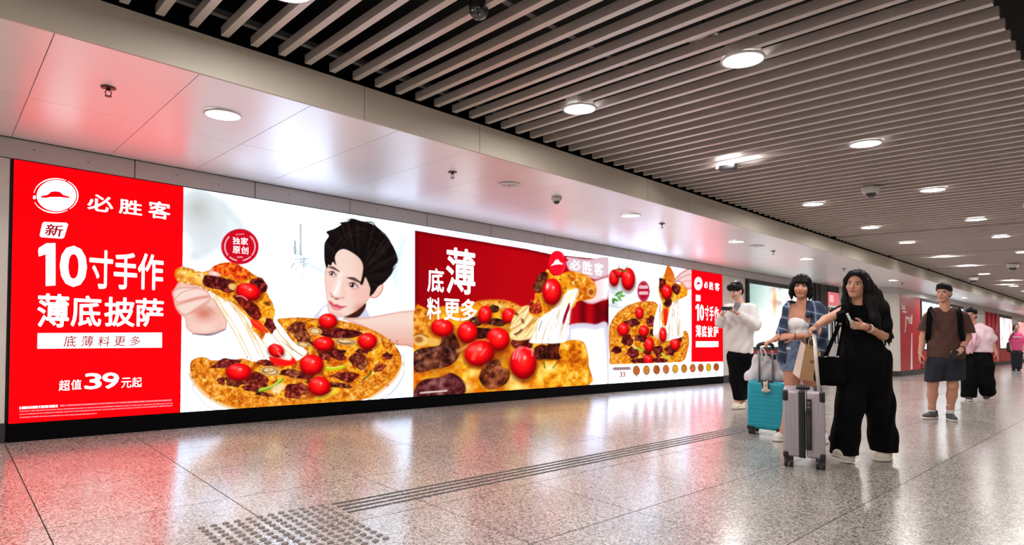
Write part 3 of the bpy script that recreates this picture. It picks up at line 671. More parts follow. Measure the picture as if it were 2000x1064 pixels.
def paint_close(a):
    a.c[:] = (234, 247, 255)
    a.use(780, 420, 2.8)
    def red(x, y, sd):
        ux = (x - 780) * 2.8; uy = (y - 420) * 2.8
        k = mixc((150, 0, 10), (186, 2, 14), np.clip((ux - 100) / 500, 0, 1)); k = mixc(k, (100, 0, 6), np.clip(1 - sd / 9, 0, 1) * .75)
        return mixc(k, (112, 0, 8), np.clip((ux - 940) / 60, 0, 1) * (.5 + .5 * np.sin(ux / 13.0)))
    a.poly([(85, 84), (400, 136), (700, 186), (830, 214), (1000, 232), (1150, 246), (1150, 1010), (85, 1010)], red, .8, smooth=False)
    a.use(1000, 480, 5.32)
    a.glow(1000, 700, 130, 200, (40, 0, 6), .8, 1.0)
    a.poly([(560, 860), (600, 818), (720, 800), (860, 815), (1010, 860), (1010, 1700), (600, 1700)], lambda x, y, sd: mixc((206, 196, 216), (232, 232, 246), sd / 14), 1.5)
    def hand(x, y, sd): return mixc((206, 130, 140), mixc((240, 206, 212), (250, 228, 230), (x - 1130) / 60), sd / 5)
    a.poly([(560, 125), (640, 122), (800, 140), (1010, 128), (1010, 330), (900, 350), (830, 340), (740, 290), (600, 260)], lambda x, y, sd: mixc((220, 180, 192), (222, 192, 204), sd / 8), 1)
    a.poly([(800, 420), (860, 360), (1010, 310), (1010, 530), (930, 574), (830, 606), (745, 580), (720, 540)], hand, 1)
    a.stroke([(830, 360), (890, 348), (1010, 316)], 14, (176, 90, 106), 1.4, .8)
    a.use(780, 420, 2.8)
    body = [(80, 524), (150, 512), (250, 496), (340, 500), (430, 470), (520, 462), (600, 470), (660, 498), (730, 500), (760, 560), (740, 690), (860, 700), (930, 685), (1000, 690), (1026, 740), (1034, 820), (1026, 940), (600, 980), (80, 1010)]
    a.poly(body, a.cheese_col(61, 22, .85, .45), 1.2, n=3)
    a.poly([(80, 524), (150, 514), (200, 512), (180, 600), (150, 650), (80, 660)], lambda x, y, sd: ramp(fbm(x, y, 8, 3), [(.25, (150, 60, 6)), (.5, (222, 128, 24)), (.75, (246, 180, 70))]), 2)
    a.poly([(430, 474), (520, 462), (600, 470), (660, 500), (640, 540), (560, 510), (470, 520)], a.crust_col(6, 8), 1.5)
    a.poly([(780, 780), (860, 710), (930, 685), (1000, 690), (1026, 740), (1034, 820), (1026, 940), (880, 960), (800, 960)], lambda x, y, sd: mixc(ramp(fbm(x, y, 13, 15) * .75 + fbm(x, y, 4.5, 4) * .25, [(.28, (176, 70, 4)), (.44, (230, 134, 12)), (.6, (248, 184, 44)), (.76, (255, 232, 150))]), (220, 128, 10), np.clip(1 - sd / 5, 0, 1) * .6), 1.5, n=3)
    a.use(800, 580, 5)
    a.poly([(560, 560), (700, 640), (980, 600), (1250, 620), (1330, 800), (1000, 930), (700, 950), (420, 1000), (200, 900), (330, 700)], lambda x, y, sd: ramp(fbm(x, y, 16, 23), [(.3, (226, 108, 4)), (.5, (250, 178, 24)), (.7, (255, 226, 120))]), 8, op=.85)
    for gx, gy, gw, gh in ((560, 470, 420, 150), (250, 660, 330, 140), (820, 600, 300, 120), (1150, 600, 220, 110), (900, 330, 260, 90), (300, 900, 330, 130), (830, 840, 220, 110), (1330, 560, 200, 90)): a.glow(gx, gy, gw, gh, (150, 58, 8), .75, 1.1)
    for gx, gy, gw, gh in ((620, 740, 110, 60), (1060, 880, 160, 60), (560, 880, 90, 90), (1350, 700, 130, 60), (1180, 540, 90, 40), (880, 90, 120, 40)): a.glow(gx, gy, gw, gh, (255, 238, 150), .85, 1.0)
    a.ell(110, 420, 80, 60, (240, 196, 110), 0, 2); a.ell(90, 415, 40, 30, (170, 100, 40), 0, 2); a.stroke([(45, 370), (110, 360), (180, 390)], 14, (130, 70, 24), 1.5, .8); a.ell(235, 440, 60, 40, (236, 180, 80), 0, 2)
    brown = a.meat_col(70, (84, 34, 22), (150, 88, 62), (34, 8, 6), 2.3)
    a.poly([(40, 548), (150, 492), (290, 470), (320, 384), (410, 336), (468, 420), (492, 540), (410, 660), (230, 704), (60, 730)], brown, 1)
    for st in ([(310, 440), (330, 390), (400, 360)], [(80, 600), (180, 540), (290, 500)], [(60, 680), (110, 640), (200, 640)], [(360, 480), (400, 520), (420, 580)]): a.stroke(st, 20, (186, 136, 122), 3, .45)
    a.blob(700, 350, 90, 60, a.meat_col(71, (46, 12, 8), (110, 50, 36), (20, 4, 4), 2.3), 3); a.blob(860, 250, 110, 40, a.meat_col(72, (60, 18, 10), (130, 60, 36), (24, 4, 4), 2.3), 4); a.blob(820, 115, 50, 34, a.meat_col(73, (60, 24, 10), (120, 70, 36)), 5); a.blob(640, 240, 60, 50, a.meat_col(74, (110, 60, 36), (190, 140, 100)), 6)
    for t in ((735, 172, 66, 88, .2), (968, 182, 66, 74, .2), (320, 300, 112, 86, .1), (566, 345, 98, 106, .1), (862, 412, 116, 112, .2)): a.tomato(*t)
    a.stroke([(470, 530), (560, 480), (700, 430), (760, 430)], 30, (226, 150, 70), 2, .8)
    a.tomato(684, 548, 148, 124, -.3); a.stroke([(620, 600), (650, 520), (690, 470)], 26, (250, 120, 90), 3, .7); a.stroke([(700, 560), (740, 510)], 14, (255, 170, 140), 2, .6)
    a.poly([(990, 460), (1020, 400), (1090, 374), (1160, 410), (1200, 470), (1160, 510), (1050, 510)], a.meat_col(76, (80, 14, 8), (150, 50, 30), (36, 4, 4), 2.3), 1)
    a.poly([(1220, 500), (1290, 462), (1345, 475), (1350, 425), (1416, 400), (1472, 440), (1452, 530), (1472, 604), (1340, 606), (1236, 600)], a.meat_col(77, (70, 16, 10), (126, 50, 32), (30, 4, 3), 2.3), 1)
    for x0 in (1250, 1290, 1330, 1390, 1430): a.stroke([(x0, 490 if x0 < 1345 else 430), (x0 + 6, 590)], 7, (150, 70, 46), 1.2, .5)
    a.tomato(1110, 640, 128, 162, 0)
    for st in ([(1010, 600), (1030, 530), (1080, 484)], [(1040, 600), (1060, 530), (1110, 490)], [(1070, 620), (1075, 580)], [(1140, 500), (1190, 520), (1200, 570)]): a.stroke(st, 13, (255, 190, 196), 1.5, .75)
    a.poly([(690, 740), (720, 660), (800, 620), (870, 610), (900, 680), (970, 720), (976, 790), (920, 860), (800, 900), (730, 880), (680, 800)], a.meat_col(80, (110, 44, 20), (190, 110, 70), (40, 10, 6), 2.3), 1)
    a.poly([(50, 900), (130, 810), (300, 780), (400, 740), (500, 790), (545, 870), (520, 950), (300, 975), (50, 1000)], a.meat_col(82, (96, 36, 38), (150, 86, 86), (56, 10, 14), 2.3), 1.5)
    for st in ([(320, 800), (380, 830), (430, 800)], [(120, 880), (220, 850), (300, 870)]): a.stroke(st, 22, (190, 140, 146), 4, .4)
    a.stroke([(1240, 610), (1340, 616), (1450, 600)], 10, (90, 40, 6), 2, .6); a.stroke([(1310, 640), (1320, 690)], 16, (90, 84, 30), 1, .8); a.stroke([(1400, 690), (1450, 630)], 12, (110, 100, 40), 1, .8)
    # lifted slice
    a.use(1000, 480, 5.32)
    a.poly([(-10, 800), (50, 672), (170, 618), (205, 700), (290, 690), (262, 830), (180, 965), (-10, 965)], a.strand_col(-.85, 12, (250, 226, 160), (206, 128, 40)), 1.5)
    for st in ([(-10, 850), (80, 790), (180, 640)], [(20, 930), (130, 830), (240, 690)], [(180, 950), (250, 830), (290, 720)]): a.stroke(st, 22, (255, 244, 208), 2, .8); a.stroke([(p + 24, q + 8) for p, q in st], 12, (180, 96, 24), 2, .6)
    a.ell(45, 708, 22, 14, (96, 40, 14), .5, 1, .9); a.ell(110, 780, 16, 30, (120, 70, 20), -.4, 1, .8); a.stroke([(30, 920), (70, 900), (100, 870)], 20, (90, 30, 14), 1, .8)
    a.poly([(362, 238), (430, 310), (540, 282), (610, 262), (750, 296), (828, 350), (874, 430), (866, 512), (826, 552), (750, 562), (672, 582), (640, 640), (520, 700), (400, 760), (300, 745), (190, 720), (180, 640), (232, 560), (240, 492), (318, 482), (330, 380)], a.cheese_col(91, 10), 1, n=3)
    a.poly([(560, 300), (640, 290), (750, 300), (828, 352), (874, 430), (860, 520), (780, 560), (690, 560), (690, 470), (620, 420), (600, 350)], lambda x, y, sd: mixc(ramp(fbm(x, y, 7, 44), [(.28, (190, 80, 8)), (.5, (238, 146, 30)), (.72, (252, 214, 120))]), (226, 120, 16), np.clip(1 - sd / 3, 0, 1) * .6), 1.2)
    a.ell(820, 480, 42, 44, (236, 170, 90), 0, 1.5); a.ell(822, 482, 26, 28, (170, 70, 20), 0, 1.5); a.ell(755, 500, 18, 26, (200, 100, 20), 0, 1.5)
    a.poly([(686, 450), (650, 580), (606, 640), (590, 800), (575, 960), (500, 1010), (200, 1010), (200, 960), (252, 860), (300, 740), (420, 660), (520, 540), (580, 470)], a.strand_col(1.75, 17, (250, 246, 240), (222, 200, 176)), 1.5)
    a.poly([(600, 470), (680, 450), (650, 560), (560, 640), (480, 620), (540, 540)], (255, 246, 214), 5, op=.8)
    for st in ([(560, 640), (500, 800), (470, 980)], [(480, 660), (400, 820), (360, 980)], [(430, 680), (340, 840), (290, 970)], [(620, 560), (570, 760), (540, 960)], [(660, 480), (610, 640), (590, 800)]): a.stroke(st, 12, (255, 255, 255), 1.4, .9); a.stroke([(p + 16, q) for p, q in st], 8, (206, 180, 150), 1.4, .55)
    a.stroke([(310, 780), (290, 840), (275, 880)], 10, (110, 80, 70), 1.2, .7)
    a.poly([(598, 590), (570, 640), (535, 740), (528, 810), (550, 790), (576, 710), (600, 640)], (150, 10, 30), 1)
    a.poly([(286, 288), (362, 274), (372, 330), (330, 420), (290, 486), (252, 476), (214, 432), (250, 360)], a.meat_col(95, (90, 34, 18), (170, 104, 60), (40, 6, 6), 2.3), 1)
    a.poly([(196, 560), (240, 600), (280, 552), (306, 640), (310, 690), (250, 712), (184, 690), (180, 640)], lambda x, y, sd: ramp(fbm(x, y, 4, 8), [(.3, (110, 20, 8)), (.6, (206, 62, 30)), (.8, (236, 130, 90))]), 1)
    a.tomato(416, 476, 98, 138, .05); a.ell(368, 420, 14, 34, (255, 220, 220), .1, 1.2, .9)
    a.speck([(590, 320), (500, 350), (610, 395), (660, 380), (380, 648), (470, 660), (560, 440), (235, 965)], 12, (96, 84, 30), .8)
    # logo disc
    a.ell(470, 180, 92, 128, (206, 6, 26)); a.ell(468, 178, 84, 120, (228, 8, 28))
    a.stroke([(520, 80), (548, 150), (546, 220), (515, 285)], 5, (250, 120, 130), .5, .8); a.poly([(545, 120), (585, 150), (545, 165)], (206, 6, 26), .8)
    a.poly([(404, 210), (412, 196), (436, 176), (446, 152), (470, 140), (486, 148), (494, 168), (526, 184), (526, 196), (500, 190), (440, 196)], (255, 250, 250), .7, smooth=False)
    a.use(800, 580, 5)
    for i in range(12): a.stroke([(105 + i * 22, 936 - i * 1.8), (120 + i * 22, 934 - i * 1.8)], 16, (236, 214, 214), .6, .85, False)

def paint_menu(a):
    a.c[:] = (236, 247, 255)
    a.use(1170, 480, 3.8)
    a.glow(120, 330, 170, 130, (206, 204, 214), .7); a.glow(110, 440, 90, 60, (196, 200, 206), .6); a.glow(240, 290, 60, 60, (236, 190, 190), .8)
    a.stroke([(75, 440), (150, 460), (230, 430)], 8, (190, 196, 204), 2, .6)
    a.poly([(600, 200), (700, 150), (700, 880), (640, 880), (690, 600), (660, 400)], (228, 226, 236), 6)
    # tomatoes on the vine, sprig
    a.tomato(112, 238, 36, 62); a.tomato(152, 200, 38, 34); a.tomato(216, 246, 50, 84)
    for st in ([(150, 150), (150, 175), (170, 190)], [(130, 185), (160, 180), (185, 195)], [(205, 155), (200, 180), (215, 190)], [(190, 190), (210, 178)]): a.stroke(st, 7, (96, 120, 40), .6, .9)
    for i, (x, y, r) in enumerate([(140, 355, 26), (170, 372, 24), (120, 400, 24), (150, 390, 26), (105, 412, 18), (165, 348, 18)]): a.ell(x, y, r, 9, ((70, 140, 50), (110, 170, 80))[i % 2], -.6 + i * .5, .7)
    # pizza
    a.poly([(74, 640), (86, 570), (138, 496), (210, 446), (290, 416), (370, 410), (430, 428), (452, 520), (420, 620), (470, 700), (560, 690), (640, 628), (668, 690), (656, 780), (610, 862), (400, 905), (110, 905), (78, 800)], a.crust_col(102, 3.4), .8)
    a.poly([(120, 650), (140, 570), (210, 500), (300, 470), (400, 470), (430, 540), (410, 640), (480, 720), (600, 680), (625, 720), (600, 810), (500, 870), (200, 880), (150, 800)], a.cheese_col(103, 3.5, 1.1, .6), 1)
    for i, (cx, cy, rx, ry) in enumerate([(250, 570, 60, 30), (390, 560, 34, 46), (210, 700, 46, 40), (310, 690, 50, 26), (250, 790, 50, 40), (440, 780, 40, 40), (530, 780, 40, 36), (400, 640, 24, 30), (300, 850, 60, 20), (590, 690, 26, 30), (130, 770, 34, 30), (450, 850, 50, 20), (360, 790, 30, 20)]):
        a.blob(cx, cy, rx, ry, a.meat_col(110 + i), 9 + i, .25)
    a.stroke([(285, 760), (310, 775), (335, 765)], 18, (170, 190, 40), .8); a.stroke([(470, 800), (495, 825), (520, 830)], 18, (190, 200, 60), .8); a.stroke([(250, 740), (270, 760)], 14, (250, 226, 150), 1)
    for t in ((300, 500, 30, 46), (180, 620, 42, 50), (332, 632, 38, 42), (372, 734, 36, 56), (565, 730, 36, 46), (366, 845, 36, 38)): a.tomato(*t)
    # pulled slice
    a.poly([(440, 440), (520, 420), (600, 395), (600, 520), (625, 660), (560, 690), (470, 700), (400, 650)], a.strand_col(1.6, 7, (255, 250, 240), (200, 160, 110)), 1)
    for x0 in (450, 490, 540, 580): a.stroke([(x0 + 8, 440), (x0, 560), (x0 + 6, 670)], 6, (180, 140, 90), .8, .6)
    a.tomato(474, 660, 26, 54)
    a.poly([(512, 148), (550, 196), (566, 276), (640, 286), (656, 360), (600, 396), (540, 420), (516, 500), (492, 590), (462, 560), (470, 440), (442, 350), (446, 270), (480, 220)], a.cheese_col(121, 3.5), .8)
    a.poly([(512, 148), (550, 196), (564, 262), (520, 268), (486, 240), (492, 190)], lambda x, y, sd: mixc((196, 60, 8), (240, 150, 40), fbm(x, y, 4, 2)), 1)
    a.blob(468, 290, 28, 56, a.meat_col(131), 3); a.blob(575, 325, 32, 44, a.meat_col(132), 4); a.poly([(480, 480), (510, 470), (505, 570), (485, 590)], (214, 30, 16), 1); a.blob(510, 420, 28, 30, a.meat_col(133), 5); a.tomato(502, 342, 40, 56)
    a.poly([(552, 268), (590, 214), (640, 180), (700, 160), (700, 300), (650, 320), (600, 270)], lambda x, y, sd: mixc((200, 110, 110), (246, 206, 202), sd / 4), .9)
    a.stroke([(570, 270), (620, 230), (690, 210)], 7, (206, 130, 130), 1, .8); a.stroke([(610, 275), (650, 260), (695, 262)], 6, (206, 130, 130), 1, .7)
    a.ell(330, 337, 46, 76, (176, 10, 40)); a.ell(330, 337, 38, 66, (226, 190, 200)); a.ell(330, 337, 36, 64, (180, 10, 42))
    for i in range(2): a.stroke([(308, 306 + i * 44), (352, 306 + i * 44)], 26, (244, 214, 220), .8, .85, False)
    # menu strip
    a.poly([(60, 882), (692, 860), (692, 1064), (60, 1064)], (246, 250, 252), .6, smooth=False)
    for i, x in enumerate((277, 352, 427, 497, 565, 631, 695, 755, 813, 870)):
        cy = 925 - i * 2.9; tint = [(206, 110, 50), (214, 140, 60), (190, 96, 40), (216, 120, 70), (230, 170, 60), (206, 130, 50), (220, 120, 60), (190, 100, 46), (232, 180, 60), (186, 90, 36)][i]
        def c(x_, y_, u, v, r, t=tint): return mixc(mixc(t, np.array(t) * .6, (fbm(x_, y_, 1.6, i) - .4) * 2), np.array(t) * .7, np.clip((r - .75) * 4, 0, 1))
        a.ell(x, cy, 27 - i * .6, 37 - i * .8, c, 0, .6); a.stroke([(x - 16, cy + 44), (x + 16, cy + 43)], 7, (170, 165, 165), .6, .7, False)
    for i in range(9): a.stroke([(110 + i * 13.5, 912 - i * .4), (118 + i * 13.5, 912 - i * .4)], 24, (150, 120, 124), .6, .75, False)
    # red block
    a.poly([(686, 150), (1000, 200), (1000, 858), (686, 862)], (236, 0, 10), .5, smooth=False)
    a.poly([(718, 708), (886, 708), (886, 750), (718, 752)], (250, 240, 242), .5, smooth=False)
    a.poly([(718, 362), (752, 366), (752, 412), (718, 410)], (250, 240, 242), .5, smooth=False)
    a.ell(737, 280, 30, 50, (250, 245, 246), 0, .6); a.poly([(720, 288), (728, 276), (736, 262), (744, 268), (756, 284)], (206, 8, 24), .5, smooth=False)

HOT = 4.6              # clear white film and solid red ink pass far more of the tubes' light than the camera can show
HOT_RED = 1.75
def bright(c):
    mn, mx = c.min(1), c.max(1); md = c.sum(1) - mn - mx
    def ss(x, a, b): t = np.clip((x - a) / (b - a), 0, 1); return t * t * (3 - 2 * t)
    kw, kr = ss(mn, .72, .9), ss(mx, .6, .8) * (1 - ss(md, .02, .08))
    cool = np.array([.88, .95, 1.18])       # the tubes behind the film are cool daylight white
    return c * (1 + (HOT_RED - 1) * kr[:, None] + (HOT * cool - 1)[None, :] * kw[:, None])
M_PRINT = attr_mat('backlit_print', emit=POSTER_GAIN, rough=.6, spec=0.0)
def print_panel(root, cols, rows, painter, name='print_face', x=0.0):
    """cols: distances along the wall, rows: heights; a fine flat sheet whose colour attribute is the print"""
    Yg, Zg = np.meshgrid(cols, rows, indexing='ij')
    X, Y = to_sheet(Yg.ravel(), Zg.ravel())
    a = Art(X, Y); painter(a)
    ny, nz = len(cols), len(rows)
    V = np.stack([np.full(ny * nz, .0012), Yg.ravel() - root.location.y, Zg.ravel() + K * (Yg.ravel() - root.location.y)], 1)
    i = np.arange(ny - 1)[:, None] * nz + np.arange(nz - 1)[None, :]
    Q = np.stack([i, i + nz, i + nz + 1, i + 1], -1).reshape(-1, 4)
    me = mesh_np(name, V, Q, M_PRINT, False, bright(lin(np.clip(a.c, 0, 255) / 255.0)))
    return obj(name, me, root)
def cols_px(xa, xb, step, yref=600):
    n = max(2, int(round((xb - xa) / step)) + 1)
    return np.array([to_wall(x, yref)[0] for x in np.linspace(xa, xb, n)])
PZ0, PZ1 = .15, 2.281
EDGE = [.416, 1.6655, 4.275, 8.172, 12.05]
M_BOXSIDE = mat('lightbox_side', rgb(70, 66, 66), .5)
def poster(i, label):
    root = tag(empty('advertising_poster', (0, EDGE[i], K * EDGE[i])), label, 'poster', 'back-lit posters on the long wall')
    L = EDGE[i + 1] - EDGE[i]
    obj('light_box', box_mesh('light_box', -.055, 0.0, .001, L - .001, PZ0, PZ1, M_BOXSIDE), root)
    return root
def fix(c, a, b): c = np.array(c); c[0], c[-1] = a, b; return np.sort(c)
P1 = poster(0, 'red illuminated poster with white lettering, round hat logo and price')
P2 = poster(1, 'bright poster of a dark-haired man leaning behind a whole pizza')
P3 = poster(2, 'dark red poster showing a close-up of a tomato and beef pizza slice')
P4 = poster(3, 'narrow poster with lifted pizza slice, menu strip and red lettered block')
def paint_p1(a):
    paint_red(a); paint_man(a, False)
print_panel(P1, fix(np.concatenate([cols_px(28, 330, 12), cols_px(332, 357, 1.3)]), EDGE[0], EDGE[1]), np.concatenate([np.linspace(PZ0, .75, 8), np.linspace(.76, 1.7, 190), np.linspace(1.72, PZ1, 8)]), paint_p1)
print_panel(P2, fix(cols_px(357, 808.5, 1.25), EDGE[1], EDGE[2]), np.linspace(PZ0, PZ1, 330), paint_man)
print_panel(P3, fix(cols_px(808.5, 1188.5, 1.25), EDGE[2], EDGE[3]), np.linspace(PZ0, PZ1, 250), paint_close)
print_panel(P4, fix(cols_px(1188.5, 1411.5, 1.0), EDGE[3], EDGE[4]), np.linspace(PZ0, PZ1, 230), paint_menu)

# ---- lettering and marks
M_LW = mat('white_lettering', (1, .985, .99, 1), .6, emit=1.7)
M_LR = mat('red_lettering', rgb(170, 8, 26), .6, emit=.9)
M_LP = mat('pale_lettering', rgb(240, 150, 160), .6, emit=POSTER_GAIN)
def text_data(s, bold):
    cu = bpy.data.curves.new('lettering', 'FONT'); cu.body = s; cu.offset = bold; cu.resolution_u = 3
    o = bpy.data.objects.new('lettering', cu); COL.objects.link(o)
    dg = bpy.context.evaluated_depsgraph_get()
    me = bpy.data.meshes.new_from_object(o.evaluated_get(dg))
    V = np.array([v.co[:] for v in me.vertices]); F = [tuple(p.vertices) for p in me.polygons]
    bpy.data.objects.remove(o); bpy.data.curves.remove(cu); bpy.data.meshes.remove(me)
    return V, F
def letter(root, s, l, t, r, b, m=None, bold=.02, slant=0.0, name='lettering', lift=.004):
    """l,t / r,b: opposite corners of the text on the drawing sheet"""
    V0, F0 = text_data(s, 0.0); V, F = [], []; b_ = bold * .62
    for k in range(9):
        dx, dy = (0, 0) if k == 8 else (b_ * math.cos(k * math.pi / 4), b_ * math.sin(k * math.pi / 4))
        F += [tuple(i + len(V0) * k for i in f) for f in F0]; V.append(V0 + np.array([dx, dy, 0]))
    V = np.concatenate(V)
    x0, x1, y0, y1 = V[:, 0].min(), V[:, 0].max(), V[:, 1].min(), V[:, 1].max()
    (ya, za), (yb, zb) = to_wall(l, t), to_wall(r, b)
    u, v = (V[:, 0] - x0) / (x1 - x0), (V[:, 1] - y0) / (y1 - y0)
    Y = ya + u * (yb - ya) + (v - .5) * slant * (za - zb); Z = zb + v * (za - zb)
    W = [(lift, yy - root.location.y, zz + K * (yy - root.location.y)) for yy, zz in zip(Y, Z)]
    return obj(name, mesh(name, W, F, m or M_LW), root)
def mark(root, pts, m, name='logo_shape', lift=.004, smooth=False, n=5):
    if smooth: pts = catmull(pts, n)
    W = []
    for x, y in pts:
        yy, zz = to_wall(x, y); W.append((lift, yy - root.location.y, zz + K * (yy - root.location.y)))
    return obj(name, mesh(name, W, [tuple(range(len(W)))], m), root)
def ring_mark(root, cx, cy, rx, ry, w, a0, a1, m, name='logo_ring', lift=.004, taper=0.0):
    n = 28; W = []
    for i in range(n + 1):
        t = a0 + (a1 - a0) * i / n; ww = w * (1 - taper * abs(2 * i / n - 1))
        for k in (1, -1):
            x, y = cx + (rx + k * ww / 2) * math.cos(t), cy + (ry + k * ww / 2) * math.sin(t)
            yy, zz = to_wall(x, y); W.append((lift, yy - root.location.y, zz + K * (yy - root.location.y)))
    return obj(name, mesh(name, W, [(2 * i, 2 * i + 1, 2 * i + 3, 2 * i + 2) for i in range(n)], m), root)
def ellip(cx, cy, rx, ry, n=32): return [(cx + rx * math.cos(2 * math.pi * i / n), cy + ry * math.sin(2 * math.pi * i / n)) for i in range(n)]
M_PR = mat('print_red', rgb(240, 0, 8), .6, emit=POSTER_GAIN * HOT_RED)
# crop frame of the red poster: x = c/1.774, y = 280 + c/1.774
def c1(x, y): return (x / 1.774, 280 + y / 1.774)
mark(P1, ellip(*c1(195, 181), 38.5, 30.5), M_LW, 'logo_disc')
ring_mark(P1, *c1(192, 181), 44.0, 33.5, 2.6, 1.0, 2.75, M_LW, taper=.6); ring_mark(P1, *c1(193, 181), 43.0, 33.2, 2.6, 3.3, 5.2, M_LW, taper=.6); ring_mark(P1, *c1(194, 181), 42.5, 33.5, 2.8, -1.0, .9, M_LW, taper=.6)
mark(P1, ellip(*c1(119, 187), 3, 4, 10), M_LW, 'logo_dot')
mark(P1, [c1(*q) for q in ((141, 188), (143, 182), (165, 178), (172, 172), (176, 168), (190, 166), (206, 168), (214, 174), (219, 179), (238, 184), (242, 190), (226, 188), (205, 186), (175, 186), (158, 189))], M_PR, 'logo_hat', lift=.006)
for i, (ch, l, t, r, b) in enumerate((('必', 303, 172, 392, 242), ('胜', 412, 190, 492, 252), ('客', 514, 196, 590, 266))):
    letter(P1, ch, *c1(l, t), *c1(r, b), bold=.028)
mark(P1, [c1(*q) for q in ((146, 278), (152, 272), (230, 275), (236, 281), (222, 326), (214, 330), (142, 325), (137, 319))], M_LW, 'badge')
letter(P1, '新', *c1(157, 277), *c1(218, 325), m=M_LR, bold=.03, slant=.15, lift=.006)
mark(P1, [c1(*q) for q in ((132, 372), (134, 362), (160, 346), (192, 345), (192, 492), (158, 494), (158, 384), (134, 392))], M_LW, 'lettering')
for ch, l, t, r, b in (('0', 208, 350, 300, 500), ('寸', 310, 365, 390, 506), ('手', 395, 374, 474, 508), ('作', 478, 378, 565, 510)):
    letter(P1, ch, *c1(l, t), *c1(r, b), bold=.045 if ch in '10' else .03)
for ch, l, t, r, b in (('薄', 130, 518, 238, 638), ('底', 246, 524, 350, 636), ('披', 362, 530, 466, 636), ('萨', 470, 534, 566, 636)):
    letter(P1, ch, *c1(l, t), *c1(r, b), bold=.03)
mark(P1, [c1(*q) for q in ((130, 657), (561, 655), (561, 707), (129, 711))], M_LW, 'badge')
for ch, l, t, r, b in (('底', 222, 665, 264, 705), ('薄', 282, 666, 322, 704), ('料', 340, 667, 380, 703), ('更', 396, 668, 434, 702), ('多', 450, 667, 486, 701)):
    letter(P1, ch, *c1(l, t), *c1(r, b), m=M_LR, bold=.012, slant=.1, lift=.006)
for ch, l, t, r, b in (('超', 204, 820, 242, 856), ('值', 246, 818, 282, 852), ('3', 293, 796, 352, 850), ('9', 354, 794, 412, 848), ('元', 420, 812, 454, 846), ('起', 457, 810, 491, 844)):
    letter(P1, ch, *c1(l, t), *c1(r, b), bold=.034 if ch in '39' else .014)
# fine print: rows of tiny illegible dashes
def dashes(root, x0, y0, x1, y1, h, n, m, seed):
    rr = random.Random(seed); W, F = [], []
    for i in range(n):
        ta, tb = i / n, (i + rr.uniform(.55, .95)) / n
        for t, k in ((ta, 0), (tb, 0), (tb, 1), (ta, 1)):
            yy, zz = to_wall(x0 + (x1 - x0) * t, y0 + (y1 - y0) * t + (h if k == 0 else 0)); W.append((.004, yy - root.location.y, zz + K * (yy - root.location.y)))
        F.append((4 * i, 4 * i + 1, 4 * i + 2, 4 * i + 3))
    o = obj('fine_print', mesh('fine_print', W, F, m), root); o['kind'] = 'stuff'
dashes(P1, 38, 794, 113, 790, 5, 18, M_LW, 1); dashes(P1, 117, 790.5, 335, 779.5, 3, 60, M_LP, 2); dashes(P1, 38, 802, 338, 786, 2.2, 90, M_LP, 3); dashes(P1, 38, 808, 338, 790.5, 2.2, 90, M_LP, 4); dashes(P1, 38, 814, 190, 806, 2.2, 46, M_LP, 5)
# stamp on the second poster: crop frame x = 320 + c/2.264, y = 350 + c/2.264
def c2(x, y): return (320 + x / 2.264, 350 + y / 2.264)
for ch, l, t, r, b in (('独', 304, 254, 336, 290), ('家', 340, 256, 372, 292), ('原', 304, 294, 337, 330), ('创', 341, 296, 373, 332)):
    letter(P2, ch, *c2(l, t), *c2(r, b), bold=.012)
# third poster: crop frame x = 780 + c/2.8, y = 420 + c/2.8
def c3(x, y): return (780 + x / 2.8, 420 + y / 2.8)
for ch, l, t, r, b, w in (('薄', 255, 170, 414, 438, .026), ('底', 152, 286, 243, 426, .026), ('料', 150, 448, 226, 572, .028), ('更', 243, 455, 330, 578, .028), ('多', 334, 456, 424, 582, .028)):
    letter(P3, ch, *c3(l, t), *c3(r, b), bold=w)
for ch, l, t, r, b in (('必', 932, 240, 990, 304), ('胜', 1000, 250, 1054, 328), ('客', 1064, 258, 1114, 334)):
    letter(P3, ch, *c3(l, t), *c3(r, b), bold=.03)
# fourth poster: crop frame x = 1170 + c/3.8, y = 480 + c/3.8
def c4(x, y): return (1170 + x / 3.8, 480 + y / 3.8)
mark(P4, [c4(*q) for q in ((715, 450), (728, 432), (742, 432), (742, 556), (728, 556), (728, 464), (715, 470))], M_LW, 'lettering')
for ch, l, t, r, b, w, m in (('必', 778, 262, 808, 316, .03, M_LW), ('胜', 816, 266, 848, 328, .03, M_LW), ('客', 858, 272, 893, 336, .03, M_LW), ('新', 723, 372, 748, 406, .01, M_LR),
        ('0', 746, 434, 778, 556, .06, M_LW), ('寸', 784, 440, 814, 556, .035, M_LW), ('手', 818, 446, 850, 558, .035, M_LW), ('作', 854, 450, 888, 560, .035, M_LW),
        ('薄', 716, 586, 756, 678, .025, M_LW), ('底', 760, 590, 798, 678, .025, M_LW), ('披', 804, 594, 842, 678, .025, M_LW), ('萨', 848, 596, 886, 678, .025, M_LW),
        ('超', 110, 946, 130, 974, .02, M_LR), ('值', 131, 946, 150, 974, .02, M_LR), ('3', 151, 932, 172, 974, .05, M_LR), ('3', 173, 932, 194, 973, .05, M_LR), ('元', 196, 946, 211, 972, .02, M_LR), ('起', 212, 946, 227, 972, .02, M_LR)):
    letter(P4, ch, *c4(l, t), *c4(r, b), m=m, bold=w, lift=.005)
for ch, l, t, r, b in (('底', 752, 716, 770, 742), ('薄', 774, 716, 792, 742), ('料', 796, 715, 814, 741), ('更', 818, 715, 836, 741), ('多', 840, 715, 858, 741)):
    letter(P4, ch, *c4(l, t), *c4(r, b), m=M_LR, bold=.01, lift=.006)
